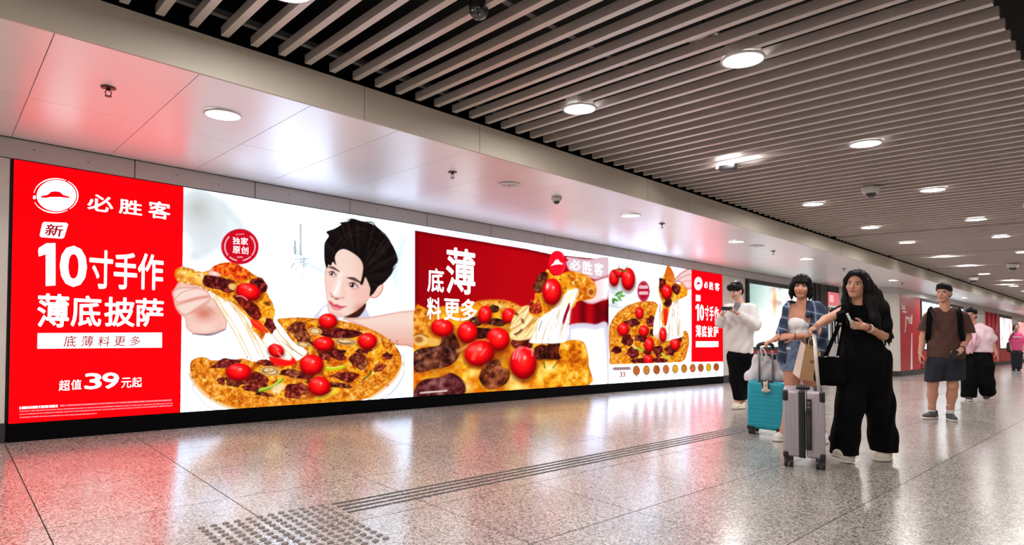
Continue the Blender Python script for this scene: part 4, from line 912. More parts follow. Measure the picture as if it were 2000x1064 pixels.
# ================================================================== ceiling fittings
M_RIM = mat('white_lamp_rim', rgb(235, 232, 230), .35)
M_GLOW = mat('lamp_diffuser', (1, .97, .95, 1), .5, emit=14.0)
M_LENS = mat('dark_dome_lens', (.01, .01, .012, 1), .08, spec=.8, coat=.5)
def area(root, d, w, z=-.012, spread=178, col=(1, .97, .955)):
    l = bpy.data.lights.new('lamp_light', 'AREA'); l.shape = 'DISK'; l.size = d; l.energy = w; l.color = col; l.spread = math.radians(spread)
    o = link(bpy.data.objects.new('lamp_light', l), root, (0, 0, z))
    return o
def downlight(x, y, z, r, label, group, w=None, can=True, name='downlight'):
    root = tag(empty(name, (x, y, z + K * y)), label, 'lamp', group)
    lathe('rim', [(r * .97, .004), (r, 0), (r * .98, -.008), (r * .88, -.010), (r * .86, -.002), (r * .86, .004)], M_RIM, 32, root, caps=False)
    if can: lathe('housing', [(r * .80, .005), (r * .80, .11), (r * .45, .13)], M_RIM, 20, root)
    lathe('diffuser', [(r * .87, -.003), (r * .87, -.006), (r * .4, -.0085), (.01, -.009)], M_GLOW, 32, root)
    area(root, r * 1.7, LAMP_W if w is None else w, -.025)
    return root
ordn = ['first', 'second', 'third', 'fourth', 'fifth', 'sixth', 'seventh', 'eighth', 'ninth', 'tenth', 'eleventh', 'twelfth']
wall_rowL = 'round downlight among the slats, {} lamp of the row nearer the poster wall'
mid_rowL = 'round downlight among the slats, {} lamp of the row farther from the posters'
RA = [1.24, 3.463, 7.93, 10.12, 12.05, 18.67, 23.1, 25.4, 27.6]
RB = [1.26, 3.488, 5.708, 7.934, 10.224, 12.105, 14.42, 16.6, 18.8, 21.0, 23.2, 25.4]
for i, y in enumerate(RA): downlight(3.385, y, SLAT_Z - .002, .13, wall_rowL.format(ordn[i]), 'downlights in the slatted ceiling')
for i, y in enumerate(RB): downlight(4.645, y, SLAT_Z - .002, .13, mid_rowL.format(ordn[i]), 'downlights in the slatted ceiling')
for i, y in enumerate([1.402, 6.134, 8.841, 11.538, 14.2, 16.816, 21.9, 24.6]):
    downlight(1.92, y, SOF_Z - .001, .125, 'round downlight in the white soffit, {} lamp along the advertising wall'.format(ordn[i]), 'downlights in the white soffit', can=False, w=LAMP_W * 1.1)
for i, y in enumerate([1.4, 4.1, 6.8, 9.5, 12.2, 15, 18, 21]):
    downlight(7.7, y, SOF_Z - .001, .125, 'round downlight in the soffit across the passage, {} along it'.format(ordn[i]), 'downlights in the opposite soffit', can=False, w=LAMP_W * .8)
for x_, z_, w_ in ((3.385, SLAT_Z - .002, 1), (4.645, SLAT_Z - .002, 1), (1.92, SOF_Z - .001, .8)):  # lamps out of view, added to brighten the near left wall
    for y_ in ((-.98, -3.2) if z_ > 2.6 else (-1.3,)):
        downlight(x_, y_, z_, .13, 'unseen round downlight {} behind the viewer, {}'.format('well' if y_ < -2 else 'just', {3.385: 'slat row nearer the posters', 4.645: 'slat row farther from the posters', 1.92: 'in the white soffit'}[x_]), 'unseen downlights behind the viewer', w=LAMP_W * w_, can=z_ > 2.6)
for i, y_ in enumerate((29.0, 32.0, 35.0, 38.0, 41.0, 44.0)):  # lamp rows carried on unseen, added to brighten the distant end
    for j, x_ in enumerate((3.385, 4.645)):
        downlight(x_, y_, SLAT_Z - .002, .13, 'added unseen downlight, {} pair at the distant end, {} the posters'.format(ordn[i], ('nearer', 'farther from')[j]), 'added downlights at the passage end', w=LAMP_W * 1.3)
# recessed lamps sitting above the slats, washing their flanks
for i, (x, y) in enumerate(((3.55, 5.47), (3.40, 14.48), (3.42, 16.48), (3.6, 20.9), (3.3, 22.4))):
    root = tag(empty('recessed_lamp', (x, y, SLAT_Z + .075 + K * y)), 'recessed lamp glowing between the slats, {} from the camera'.format(ordn[i]), 'lamp', 'recessed lamps above the slats')
    lathe('can', [(.13, 0), (.13, .12), (.06, .14)], M_RIM, 20, root); lathe('diffuser', [(.12, -.001), (.12, -.006), (.01, -.008)], M_GLOW, 24, root); area(root, .2, LAMP_W * .7, -.02, 175)
b = tag(empty('emergency_light_box', (3.46, 5.60, SLAT_Z + K * 5.6)), 'small black box hanging under the slats beside a glowing recessed lamp', 'box')
rbox('box_body', .16, .07, .05, .008, M_BLACK, b, (0, 0, -.028)); rbox('bracket', .05, .03, .03, .004, M_WHITE, b, (-.10, 0, -.014))
# sprinklers
M_BRASS = mat('dark_sprinkler', rgb(70, 52, 52), .35, .7)
for i, y in enumerate([.737, 3.421, 6.865, 10.209, 13.555, 17.667]):
    s = tag(empty('sprinkler', (1.89, y, SOF_Z + K * y)), 'small dark sprinkler under the white soffit, {} along the wall'.format(ordn[i]), 'sprinkler', 'sprinklers in the white soffit')
    lathe('escutcheon', [(.012, 0), (.042, -.002), (.040, -.007), (.014, -.009)], M_BRASS, 20, s)
    lathe('stem', [(.010, -.008), (.012, -.02), (.006, -.022)], M_BRASS, 12, s)
    for k in (-1, 1): tube('frame_arm', [(0, .008 * k, -.02), (0, .017 * k, -.032), (0, .013 * k, -.048), (0, .002 * k, -.054)], .003, M_BRASS, s, 6)
    lathe('deflector', [(.003, -.052), (.02, -.055), (.019, -.058), (.003, -.058)], M_BRASS, 12, s)
# round ceiling loudspeakers
for i, y in enumerate((4.09, 9.479)):
    s = tag(empty('ceiling_speaker', (1.943, y, SOF_Z + K * y)), ('flat round white ceiling speaker close to the small dome camera', 'flat round white ceiling speaker between two far soffit lamps')[i], 'speaker', 'ceiling speakers in the soffit')
    lathe('ring', [(.10, 0), (.118, -.003), (.113, -.009), (.095, -.008)], M_RIM, 32, s); lathe('grille', [(.095, -.006), (.05, -.011), (.008, -.012)], mat('perforated_grille', rgb(205, 198, 202), .6, noise=.15, nscale=400), 28, s); lathe('badge', [(.012, -.011), (.012, -.0135), (.002, -.0138)], M_SKIRT, 12, s)
# cameras
def dome_camera(x, y, z, sc, label, drop=0.0, group='surveillance cameras under the slats'):
    s = tag(empty('dome_camera', (x, y, z + K * y)), label, 'security camera', group)
    if drop: lathe('mount', [(.03 * sc, .02), (.03 * sc, -drop)], M_WHITE, 12, s)
    lathe('housing', [(.05 * sc, -drop), (.078 * sc, -drop - .006), (.08 * sc, -drop - .03 * sc), (.066 * sc, -drop - .06 * sc), (.055 * sc, -drop - .062 * sc)], M_WHITE, 24, s)
    lathe('lens_dome', [(.052 * sc, -drop - .058 * sc), (.05 * sc, -drop - .075 * sc), (.036 * sc, -drop - .096 * sc), (.012 * sc, -drop - .106 * sc), (.002 * sc, -drop - .107 * sc)], M_LENS, 20, s)
dome_camera(1.905, 4.817, SOF_Z, .72, 'small white dome camera under the soffit above the dark red poster', group='surveillance camera in the soffit')
dome_camera(4.193, 7.373, SLAT_Z, 1.12, 'white dome camera below the slats between two downlights', 0.01)
dome_camera(3.06, 19.3, SLAT_Z, 1.5, 'white dome camera near the fascia above the man in brown', 0.01)
dome_camera(4.23, 16.37, SLAT_Z, 1.35, 'distant white dome camera below the slats by the frame edge', 0.01)
dome_camera(5.33, 9.3, SLAT_Z, 1.1, 'white dome camera under the slats beyond the second row of lamps', 0.01)
s = tag(empty('dome_camera', (3.93, 2.02, SLAT_Z + K * 2.0)), 'dark glass dome camera hanging above the slats at the top of the view', 'security camera', 'surveillance cameras under the slats')
lathe('housing', [(.02, .2), (.05, .16), (.055, .02), (.052, 0)], M_BLACK, 24, s); lathe('lens_dome', [(.05, .005), (.05, -.02), (.037, -.045), (.012, -.058), (.002, -.059)], M_LENS, 24, s)
s = tag(empty('smoke_detector', (4.52, 3.25, SLAT_Z + .08 + K * 3.25)), 'round pinkish detector half hidden above the slats behind the big downlight', 'detector')
lathe('base', [(.09, .03), (.09, 0), (.06, -.02), (.02, -.025)], M_SLAT, 24, s)
lathe('cable_stub', [(.01, .03), (.01, .2)], M_BLACK, 8, s)

# ================================================================== framed light box, shop front, far posters
M_BRIGHT = mat('lit_white_face', (1, 1, 1, 1), .6, emit=1.05)
def abstract_face(name, root, y0, y1, z0, z1, x, seed, cols, parent=None, emit='lit_abstract_print', gain=1.1):
    """back-lit print too far away to read: soft pale figures"""
    n1, n2 = 60, 44
    Yg, Zg = np.meshgrid(np.linspace(y0, y1, n1), np.linspace(z0, z1, n2), indexing='ij')
    u, v = (Yg - y0) / (y1 - y0), (Zg - z0) / (z1 - z0)
    c = cols(u, v)
    V = np.stack([np.full(n1 * n2, x), Yg.ravel() - root.location.y, Zg.ravel() + K * (Yg.ravel() - root.location.y)], 1)
    i = np.arange(n1 - 1)[:, None] * n2 + np.arange(n2 - 1)[None, :]
    Q = np.stack([i, i + n2, i + n2 + 1, i + 1], -1).reshape(-1, 4)
    return obj(name, mesh_np(name, V, Q, attr_mat(emit, emit=gain, rough=.6), False, lin(np.clip(c.reshape(-1, 3), 0, 255) / 255)), root)
def face1(u, v):
    n = fbm(u * 9, v * 9, 1.3, 3); c = mixc((246, 252, 250), (222, 240, 236), v * 1.2 - .3)
    c = mixc(c, (150, 186, 176), np.clip((.35 - u) * 3, 0, 1) * np.clip(v * 1.4, 0, 1))
    c = mixc(c, (226, 150, 60), np.exp(-(((u - .38) / .03) ** 2 + ((v - .74) / .2) ** 2)) * .95)
    c = mixc(c, (226, 140, 150), np.exp(-(((u - .64) / .10) ** 2 + ((v - .5) / .3) ** 2)) * .95)
    c = mixc(c, (170, 90, 100), np.clip((n - .55) * 5, 0, 1) * np.clip(1 - abs(u - .6) * 3.0, 0, 1))
    c = mixc(c, (226, 110, 70), np.exp(-(((u - .46) / .06) ** 2 + ((v - .12) / .12) ** 2)) * .9)
    return mixc(c, (255, 255, 255), np.exp(-(((u - .25) / .2) ** 2 + ((v - .3) / .35) ** 2)))
L = tag(empty('framed_light_box', (0, 13.13, K * 13.13)), 'black-framed bright light box on the wall behind the woman in plaid', 'light box', 'lit displays further along the wall')
yA, yB, zA, zB = 13.13, 16.9, .70, 2.275
def lb(name, y0, y1, z0, z1, x0, x1, m): return obj(name, box_mesh(name, x0, x1, y0 - 13.13, y1 - 13.13, z0, z1, m), L)
lb('back', yA, yB, zA, zB, -.05, .0, M_BLACK)
lb('frame_bar', yA, yB, zB - .085, zB, 0, .05, M_BLACK); lb('frame_bar', yA, yB, zA, zA + .06, 0, .05, M_BLACK); lb('frame_bar', yA, yA + .07, zA + .06, zB - .085, 0, .05, M_BLACK); lb('frame_bar', yB - .07, yB, zA + .06, zB - .085, 0, .05, M_BLACK)
abstract_face('print_face', L, yA + .07, yB - .07, zA + .06, zB - .085, .006, 3, face1)
R = tag(empty('red_base_panel', (0, 13.13, K * 13.13)), 'red panel with pale marks below the black-framed light box', 'panel')
obj('board', box_mesh('board', -.018, .0, 0, 3.8, .16, .685, M_RED), R)
for i, (a_, b_, c_, d_) in enumerate(((.32, .40, .52, .60), (.32, .38, .40, .43), (.46, .62, .30, .36), (.9, 1.3, .42, .47))):
    obj('pale_mark', box_mesh('pale_mark', .001, .003, a_, b_, c_, d_, mat('pale_pink_print', rgb(232, 190, 190), .6)), R)
# shop front in the jog
Sf = tag(empty('shop_front', (.08, 17.86, K * 17.86)), 'lit shop front with red and white sign band between dark portal and curved pillar', 'shop front')
obj('back_wall', box_mesh('back_wall', -.30, -.25, 0, .76, .0, 2.4, M_WALL), Sf)
obj('sign_band', box_mesh('sign_band', -.06, 0, .0, .76, 1.92, 2.28, mat('lit_pink_sign', rgb(236, 120, 124), .5, emit=.9)), Sf)
for i in range(5): obj('sign_bar', box_mesh('sign_bar', .001, .006, .06 + .06 * i, .085 + .06 * i, 2.0, 2.2, mat('lit_pale_sign', rgb(250, 214, 214), .5, emit=1.0)), Sf)
obj('sign_edge', box_mesh('sign_edge', -.06, .01, .0, .76, 1.86, 1.915, mat('lit_cream', rgb(238, 226, 220), .5, emit=.6)), Sf)
obj('header', box_mesh('header', -.06, 0.004, .0, .76, 2.285, SOF_Z - .01, M_DARK), Sf)
obj('counter', box_mesh('counter', -.12, -.02, 0, .76, 0, .85, M_HEADER), Sf)
obj('lit_screen', box_mesh('lit_screen', -.24, -.22, .1, .66, .95, 1.75, mat('lit_screen', rgb(236, 240, 244), .5, emit=.8)), Sf)
for i in range(3): obj('mullion', box_mesh('mullion', -.05, -.02, .2 + .22 * i, .225 + .22 * i, .85, 1.86, M_WHITE), Sf)
# far wall posters
def far_board(name, y0, y1, z0, z1, m, label, cat, group='posters on the far stretch of wall'):
    o = tag(empty(name, (1.36, y0, K * y0)), label, cat, group)
    obj('board', box_mesh('board', -.018, .0, 0, y1 - y0, z0, z1, m), o)
    return o
rp = far_board('red_wall_poster', 19.52, 21.6, .145, 2.30, M_RED, 'tall dark red poster with white hand drawing on the far wall corner', 'poster')
def rp_poly(name, pts, m=None, z=.002):
    W = [(z, u_ * 2.08, .145 + v_ * 2.15 + K * u_ * 2.08) for u_, v_ in pts]
    return obj(name, mesh(name, W, [tuple(range(len(W)))], m or mat('pale_pink_print', rgb(232, 190, 190), .6)), rp)
MW = mat('white_print', rgb(238, 216, 216), .6)
V_, F_ = text_data('be', .03); u_ = (V_[:, 0] - V_[:, 0].min()) / np.ptp(V_[:, 0]); v_ = (V_[:, 1] - V_[:, 1].min()) / np.ptp(V_[:, 1])
obj('lettering', mesh('lettering', [(.003, .14 + .36 * a_, 1.86 + .20 * b_ + K * (.14 + .36 * a_)) for a_, b_ in zip(u_, v_)], F_, MW), rp)
rp_poly('print_line', [(.12, .765), (.3, .765), (.3, .785), (.12, .785)], MW)
rp_poly('hand_drawing', [(.20, .50), (.24, .51), (.30, .69), (.42, .67), (.44, .71), (.28, .72), (.25, .70)]); rp_poly('hand_drawing', [(.46, .63), (.56, .62), (.60, .74), (.57, .76), (.52, .70), (.50, .75), (.46, .70)]); rp_poly('hand_drawing', [(.36, .66), (.44, .62), (.50, .66), (.46, .70)])
rp_poly('stripe', [(.45, 0.01), (.55, 0.01), (.565, .50), (.53, .50)], MW)
def face2(u, v): return mixc((244, 246, 250), (220, 230, 240), fbm(u * 5, v * 5, 1.2, 8)) + 0 * u[..., None]
def face3(u, v):
    c = mixc((250, 244, 244), (236, 170, 176), np.clip((fbm(u * 8, v * 3, 1.0, 4) - .5) * 3, 0, 1)); return mixc(c, (216, 60, 70), np.clip((u - .75) * 5, 0, 1) * np.clip((.5 - v) * 3, 0, 1))
def lit_board(y0, y1, z0, z1, label, fc, gain=1.1):
    o = far_board('lit_wall_poster', y0, y1, z0 - .04, z1 + .04, M_DARK, label, 'poster')
    abstract_face('print_face', o, y0 + .05, y1 - .05, z0, z1, .004, 2, fc)
    return o
lit_board(21.75, 27.5, .75, 2.2, 'long white illuminated poster partly behind the man in brown', face2)
far_board('red_base_panel', 21.75, 27.5, .15, .70, M_RED, 'red panel below the long white illuminated poster', 'panel')
cp = far_board('red_column_poster', 31.5, 34.7, .145, 2.28, mat('glossy_red', rgb(190, 30, 42), .25), 'red glossy poster behind the woman in the pale pink shirt', 'poster')
for i in range(3): obj('fold', tube_mesh('fold', [(.0, .5 + i * .9, .15 + K * (.5 + i * .9)), (0, .5 + i * .9, 2.27 + K * (.5 + i * .9))], .05, MATS['glossy_red'], 10), cp)
lit_board(34.8, 38.2, .75, 2.15, 'white and pink illuminated poster beside the distant person in pink', face3, 1.2)
far_board('red_base_panel', 34.8, 38.2, .15, .70, M_RED, 'red panel under the distant pink and white poster', 'panel')
lit_board(40.0, 45.0, .3, 2.1, 'last illuminated reddish poster at the end of the far wall', lambda u, v: mixc((236, 120, 120), (250, 220, 220), fbm(u * 4, v * 4, 1, 2)))
# ================================================================== smooth bodies: distance fields -> one closed surface
def smin(a, b, k):
    if k <= 0: return np.minimum(a, b)
    h = np.clip(.5 + .5 * (b - a) / k, 0, 1)
    return b * (1 - h) + a * h - k * h * (1 - h)
class Field:
    """a soft union of tapered limbs and ellipsoids (metres)"""
    def __init__(s, k=.02): s.p = []; s.k = k; s.cuts = []; s.disp = None
    def cone(s, a, b, ra, rb, k=None, fy=1.0): s.p.append(('c', np.array(a, float), np.array(b, float), ra, rb, s.k if k is None else k, fy)); return s
    def chain(s, pts, rad, k=None, fy=1.0):
        for i in range(len(pts) - 1): s.cone(pts[i], pts[i + 1], rad[i], rad[i + 1], k, fy)
        return s
    def ell(s, c, r, k=None, R=None): s.p.append(('e', np.array(c, float), np.array(r, float), R, None, s.k if k is None else k, 1.0)); return s
    def cut(s, point, normal, k=.0): s.cuts.append((np.array(point, float), np.array(normal, float) / np.linalg.norm(normal), k)); return s
    def add(s, o): s.p += o.p; return s
    def bounds(s, m=.03):
        lo, hi = np.full(3, 1e9), np.full(3, -1e9)
        for q in s.p:
            if q[0] == 'c':
                r = max(q[3], q[4]) * max(1, q[6])
                for e in (q[1], q[2]): lo = np.minimum(lo, e - r); hi = np.maximum(hi, e + r)
            else:
                r = q[2].max() if q[3] is not None else q[2]
                lo = np.minimum(lo, q[1] - r); hi = np.maximum(hi, q[1] + r)
        return lo - m, hi + m
    def __call__(s, P):
        d = None
        for q in s.p:
            if q[0] == 'c':
                _, a, b, ra, rb, k, fy = q
                sc = np.array([1, 1 / fy, 1.0])
                A, B, Q = a * sc, b * sc, P * sc
                ab = B - A; t = np.clip(((Q - A) @ ab) / (ab @ ab + 1e-12), 0, 1)
                v = Q - A - t[:, None] * ab
                e = (np.sqrt((v * v).sum(1)) - (ra + (rb - ra) * t)) * min(1, fy)
            else:
                _, c, r, R, _, k, _ = q
                v = P - c
                if R is not None: v = v @ R
                k0 = np.sqrt(((v / r) ** 2).sum(1)) + 1e-9; k1 = np.sqrt(((v / r ** 2) ** 2).sum(1)) + 1e-9
                e = k0 * (k0 - 1) / k1
            d = e if d is None else smin(d, e, k)
        if s.disp is not None: d = d + s.disp(P)
        for p, n, k in s.cuts:
            e = (P - p) @ n
            d = np.maximum(d, e) if k <= 0 else -smin(-d, -e, k)
        return d

def iso(f, lo, hi, h):
    lo = np.asarray(lo, float); n = (np.ceil((np.asarray(hi) - lo) / h / 4).astype(int) * 4 + 1)
    nc = (n - 1) // 4 + 1
    g = [lo[i] + np.arange(nc[i]) * 4 * h for i in range(3)]
    Pc = np.stack(np.meshgrid(*g, indexing='ij'), -1).reshape(-1, 3)
    C = f(Pc).reshape(nc)
    band = np.abs(C) < 4 * h * 1.4
    act = np.zeros(nc - 1, bool)
    for i in (0, 1):
        for j in (0, 1):
            for k in (0, 1): act |= band[i:nc[0] - 1 + i, j:nc[1] - 1 + j, k:nc[2] - 1 + k]
    mask = np.zeros(n, bool)
    for i, j, k in np.argwhere(act): mask[4 * i:4 * i + 5, 4 * j:4 * j + 5, 4 * k:4 * k + 5] = True
    ix = [np.minimum((np.arange(n[i]) + 2) // 4, nc[i] - 1) for i in range(3)]
    F = C[np.ix_(*ix)].copy()
    idx = np.argwhere(mask)
    F[mask] = f(lo + idx * h)
    S = F < 0
    c = [S[i:n[0] - 1 + i, j:n[1] - 1 + j, k:n[2] - 1 + k] for i in (0, 1) for j in (0, 1) for k in (0, 1)]
    tot = sum(x.astype(np.int8) for x in c)
    cell = np.argwhere((tot > 0) & (tot < 8))
    if len(cell) == 0: return np.zeros((0, 3)), np.zeros((0, 4), int)
    vid = np.full(n - 1, -1, np.int64); vid[tuple(cell.T)] = np.arange(len(cell))
    acc = np.zeros((len(cell), 3)); cnt = np.zeros(len(cell))
    offs = np.array([(i, j, k) for i in (0, 1) for j in (0, 1) for k in (0, 1)])
    val = [F[tuple((cell + o).T)] for o in offs]
    for a in range(8):
        for b in range(a + 1, 8):
            if np.abs(offs[a] - offs[b]).sum() != 1: continue
            m = (val[a] < 0) != (val[b] < 0)
            t = val[a][m] / (val[a][m] - val[b][m])
            acc[m] += offs[a] + t[:, None] * (offs[b] - offs[a]); cnt[m] += 1
    V = lo + (cell + acc / cnt[:, None]) * h
    Q = []
    for ax in range(3):
        u, w = (ax + 1) % 3, (ax + 2) % 3
        sl0 = [slice(None)] * 3; sl1 = [slice(None)] * 3; sl0[ax] = slice(0, -1); sl1[ax] = slice(1, None)
        ch = S[tuple(sl0)] != S[tuple(sl1)]
        e = np.argwhere(ch); e = e[(e[:, u] > 0) & (e[:, w] > 0) & (e[:, u] < n[u] - 1) & (e[:, w] < n[w] - 1)]
        if len(e) == 0: continue
        ins = S[tuple(e.T)]
        def at(du, dw):
            q = e.copy(); q[:, u] -= du; q[:, w] -= dw; return vid[tuple(q.T)]
        q = np.stack([at(1, 1), at(0, 1), at(0, 0), at(1, 0)], 1)
        q[~ins] = q[~ins][:, ::-1]
        Q.append(q)
    Q = np.concatenate(Q); Q = Q[(Q >= 0).all(1)]
    return V, Q
def smooth_v(V, Q, it=1, lam=.5):
    for _ in range(it):
        A = np.zeros_like(V); c = np.zeros(len(V))
        for i in range(4):
            np.add.at(A, Q[:, i], V[Q[:, (i + 1) % 4]] + V[Q[:, i - 1]]); np.add.at(c, Q[:, i], 2)
        V = V + lam * (A / np.maximum(c, 1)[:, None] - V)
    return V
def surf(name, f, h, m, parent=None, regions=None, tint=None, sm=1, loc=None):
    """regions: [(lo, hi, h)] finer patches, joined into the same mesh"""
    V, Q = iso(f, *f.bounds(), h)
    V = smooth_v(V, Q, sm)
    if regions:
        for lo, hi, hh in regions:
            keep = ~(((V[Q] > np.array(lo) + h * 1.3) & (V[Q] < np.array(hi) - h * 1.3)).all(2).all(1))
            Q = Q[keep]
        for lo, hi, hh in regions:
            v2, q2 = iso(f, lo, hi, hh); Q = np.concatenate([Q, q2 + len(V)]); V = np.concatenate([V, v2])
        used = np.zeros(len(V), bool); used[Q.ravel()] = True
        re = np.cumsum(used) - 1; V = V[used]; Q = re[Q]
    t = None if tint is None else lin(np.clip(tint(V), 0, 255) / 255.0)
    return obj(name, mesh_np(name, V, Q, m, True, t), parent, loc)

# ---- posing: joints are read off the traced sheet and placed at a real distance
CAMC = np.array([CAM_X, 0, CAM_H]); CR, CU, CF = np.array(_r), np.array(_u), np.array(_f)
class Frame:
    """a standing place on the ramp; local X across the view, Y away from it, Z up"""
    def __init__(s, px, py, z=0.0):
        d = s.ray(px, py); t = (z - CAMC[2]) / (d[2] - K * d[1]); B = CAMC + t * d
        s.setup(B)
    def setup(s, B):
        s.B = B; v = (B - CAMC)[:2]; s.D = np.hypot(*v); v = v / s.D
        s.ey = np.array([v[0], v[1], 0]); s.ex = np.array([v[1], -v[0], 0]); s.rz = math.atan2(v[1], v[0]) - math.pi / 2
        s.s = 1189.1254 / ((B - CAMC) @ CF)
    @staticmethod
    def ray(px, py): return CF + CR * (px - 1000) / 1189.1254 + CU * (573.7073 - py) / 1189.1254
    def J(s, px, py, d=0.0):
        r = s.ray(px, py); hh = math.hypot(r[0], r[1]); P = CAMC + r * ((s.D + d) / hh) - s.B
        # stay on the plane facing the viewer at distance D + d
        k = (s.D + d) / (r[0] * s.ey[0] + r[1] * s.ey[1]); P = CAMC + r * k - s.B
        return np.array([P @ s.ex, P @ s.ey, P[2]])
    def ground(s, px, d, lift=0.0):
        q = s.J(px, 800, d); w = s.B + s.ex * q[0] + s.ey * q[1]; q[2] = K * w[1] - s.B[2] + lift; return q
    def r(s, px): return px / s.s
def rotm(yaw=0, pitch=0, roll=0):
    return np.array(Matrix.Rotation(yaw, 3, 'Z') @ Matrix.Rotation(pitch, 3, 'X') @ Matrix.Rotation(roll, 3, 'Y'))
def head_field(f, c, R, sc=1.0):
    """skull, jaw, nose, brow, lips, ears about centre c; face looks along -Y of R"""
    T = lambda p: c + R @ (np.array(p, float) * sc)
    f.ell(T((0, .012, .028)), np.array((.073, .092, .086)) * sc, .02, R)
    f.ell(T((0, -.022, -.035)), np.array((.060, .068, .078)) * sc, .03, R)
    f.ell(T((0, -.062, -.092)), np.array((.026, .022, .020)) * sc, .025, R)
    f.cone(T((0, -.088, .004)), T((0, -.106, -.030)), .007 * sc, .0115 * sc, .012)
    f.cone(T((-.034, -.078, .024)), T((.034, -.078, .024)), .010 * sc, .010 * sc, .016)
    f.ell(T((0, -.086, -.060)), np.array((.023, .009, .0085)) * sc, .008, R)
    for sx in (-1, 1):
        f.ell(T((sx * .074, .008, -.012)), np.array((.009, .018, .031)) * sc, .006, R)
        f.ell(T((sx * .034, -.068, -.028)), np.array((.024, .018, .022)) * sc, .02, R)
    return f
def face_tint(V, col, c, R, sc, skin, lip=(176, 84, 80), brow=(52, 36, 32)):
    q = ((V - c) @ R) / sc; x, y, z = q.T; fr = y < -.045
    def e(cx, cz, rx, rz): return np.clip(1.35 - np.sqrt(((np.abs(x) - cx) / rx) ** 2 + ((z - cz) / rz) ** 2) * .9, 0, 1) * fr
    col = mixc(col, (226, 214, 208), e(.031, -.002, .014, .0065)); col = mixc(col, (34, 24, 22), e(.031, -.001, .0065, .007))
    col = mixc(col, (40, 26, 24), e(.031, .006, .016, .003) * .8); col = mixc(col, brow, e(.031, .021, .019, .0045) * .85)
    col = mixc(col, lip, np.clip(1.3 - np.sqrt((x / .024) ** 2 + ((z + .060) / .010) ** 2) * .9, 0, 1) * fr)
    col = mixc(col, np.array(skin) * .75, np.clip(1.2 - np.sqrt((x / .014) ** 2 + ((z + .040) / .004) ** 2), 0, 1) * fr * .6)
    return col
def hand_field(f, w, d, n, side=1, curl=.5, sc=1.0, spread=1.0):
    """palm, four fingers of unequal length and a thumb; d: towards the fingers, n: the way the palm faces, side: thumb side"""
    d = np.array(d, float); d /= np.linalg.norm(d); n = np.array(n, float); n = n - d * (n @ d); n /= np.linalg.norm(n)
    t = np.cross(d, n) * side; w = np.array(w, float)
    for o in (-.026, -.008, .010, .027):
        f.cone(w + t * o * .55 * sc, w + d * .085 * sc + t * o * sc, .0145 * sc, .0115 * sc, .012)
    for o, L in ((.029, .074), (.010, .083), (-.009, .077), (-.027, .061)):
        p = w + d * .085 * sc + t * o * spread * sc; a = curl * .55
        for j, (fr, r0, r1) in enumerate(((.46, .0096, .0088), (.30, .0088, .0080), (.24, .0080, .0066))):
            dd = d * math.cos(a) + n * math.sin(a); q = p + dd * L * fr * sc
            f.cone(p, q, r0 * sc, r1 * sc, .004); p = q; a += curl * .9
    p = w + d * .022 * sc + t * .024 * sc; q = p + (d * .62 + t * .62 + n * .45) * .042 * sc; f.cone(p, q, .0135 * sc, .0105 * sc, .008)
    q2 = q + (d * .80 + t * .18 + n * .55) * .030 * sc; f.cone(q, q2, .0105 * sc, .0092 * sc, .004); f.cone(q2, q2 + (d * .85 + n * .5 - t * .05) * .022 * sc, .0092 * sc, .0072 * sc, .004)
    return w + d * .09 * sc
def folds(amp, fx, fz, seed=0.0):
    def g(P):
        x, y, z = P.T
        return amp * (np.sin(fx * x + 2.3 * np.sin(fz * .5 * z + seed) + seed) * np.sin(fz * z + 1.7 * np.sin(fx * .6 * x + 4 * y + seed * 2)) + .5 * np.sin(fx * 1.9 * x - fz * 1.3 * z + 9 * y + seed))
    return g
M_SKIN = attr_mat('skin', rough=.45, spec=.35)
M_HAIR = mat('black_hair', (.004, .003, .003, 1), .55, spec=.18, noise=.3, nscale=60, bump=.3, bscale=170)
def shoe(parent, a, b, w, m, m_sole, hh=.075, heel=0.0, name='shoe', pitch=0.0, label=None):
    """a: heel point on the ground, b: toe point on the ground"""
    a = np.array(a, float); b = np.array(b, float); d = b - a; L = np.linalg.norm(d); d /= L; up = np.array([0, 0, 1.0]); up = up - d * (up @ d); up /= np.linalg.norm(up)
    f = Field(.02)
    f.chain([a + d * .035 + up * .045, a + d * L * .45 + up * .042, b - d * .045 + up * .036], [.036, w * .46, w * .42], .02)
    f.cone(a + d * .045 + up * (hh), a + d * L * .42 + up * .062, .036, .030, .025)
    f.cut(a + up * .018, -up); f.cut(a + d * .04 + up * (hh + .025), up + d * .25)
    o = surf(name, f, .007, m, parent)
    g = Field(.01); g.chain([a + d * .035 + up * .02, a + d * L * .5 + up * .02, b - d * .045 + up * .02], [.040, w * .48 + .004, w * .45 + .003], .01)
    g.cut(a + up * .0285, up); g.cut(a + up * .003, -up)
    surf('sole', g, .006, m_sole, o)
    if label: o['label'] = label
    return o
# ================================================================== people
def person(fr, name, label):
    e = None
    return e
def finish_body(fr, f, h, regions, tint, label, group='passers-by in the passage'):
    V = surf('person', f, h, M_SKIN, None, regions, tint)
    V.location = tuple(fr.B); V.rotation_euler = (0, 0, fr.rz)
    tag(V, label, 'person', group)
    return V
def reg(c, r, h): c = np.array(c); return (c - r, c + r, h)
S_ = np.array

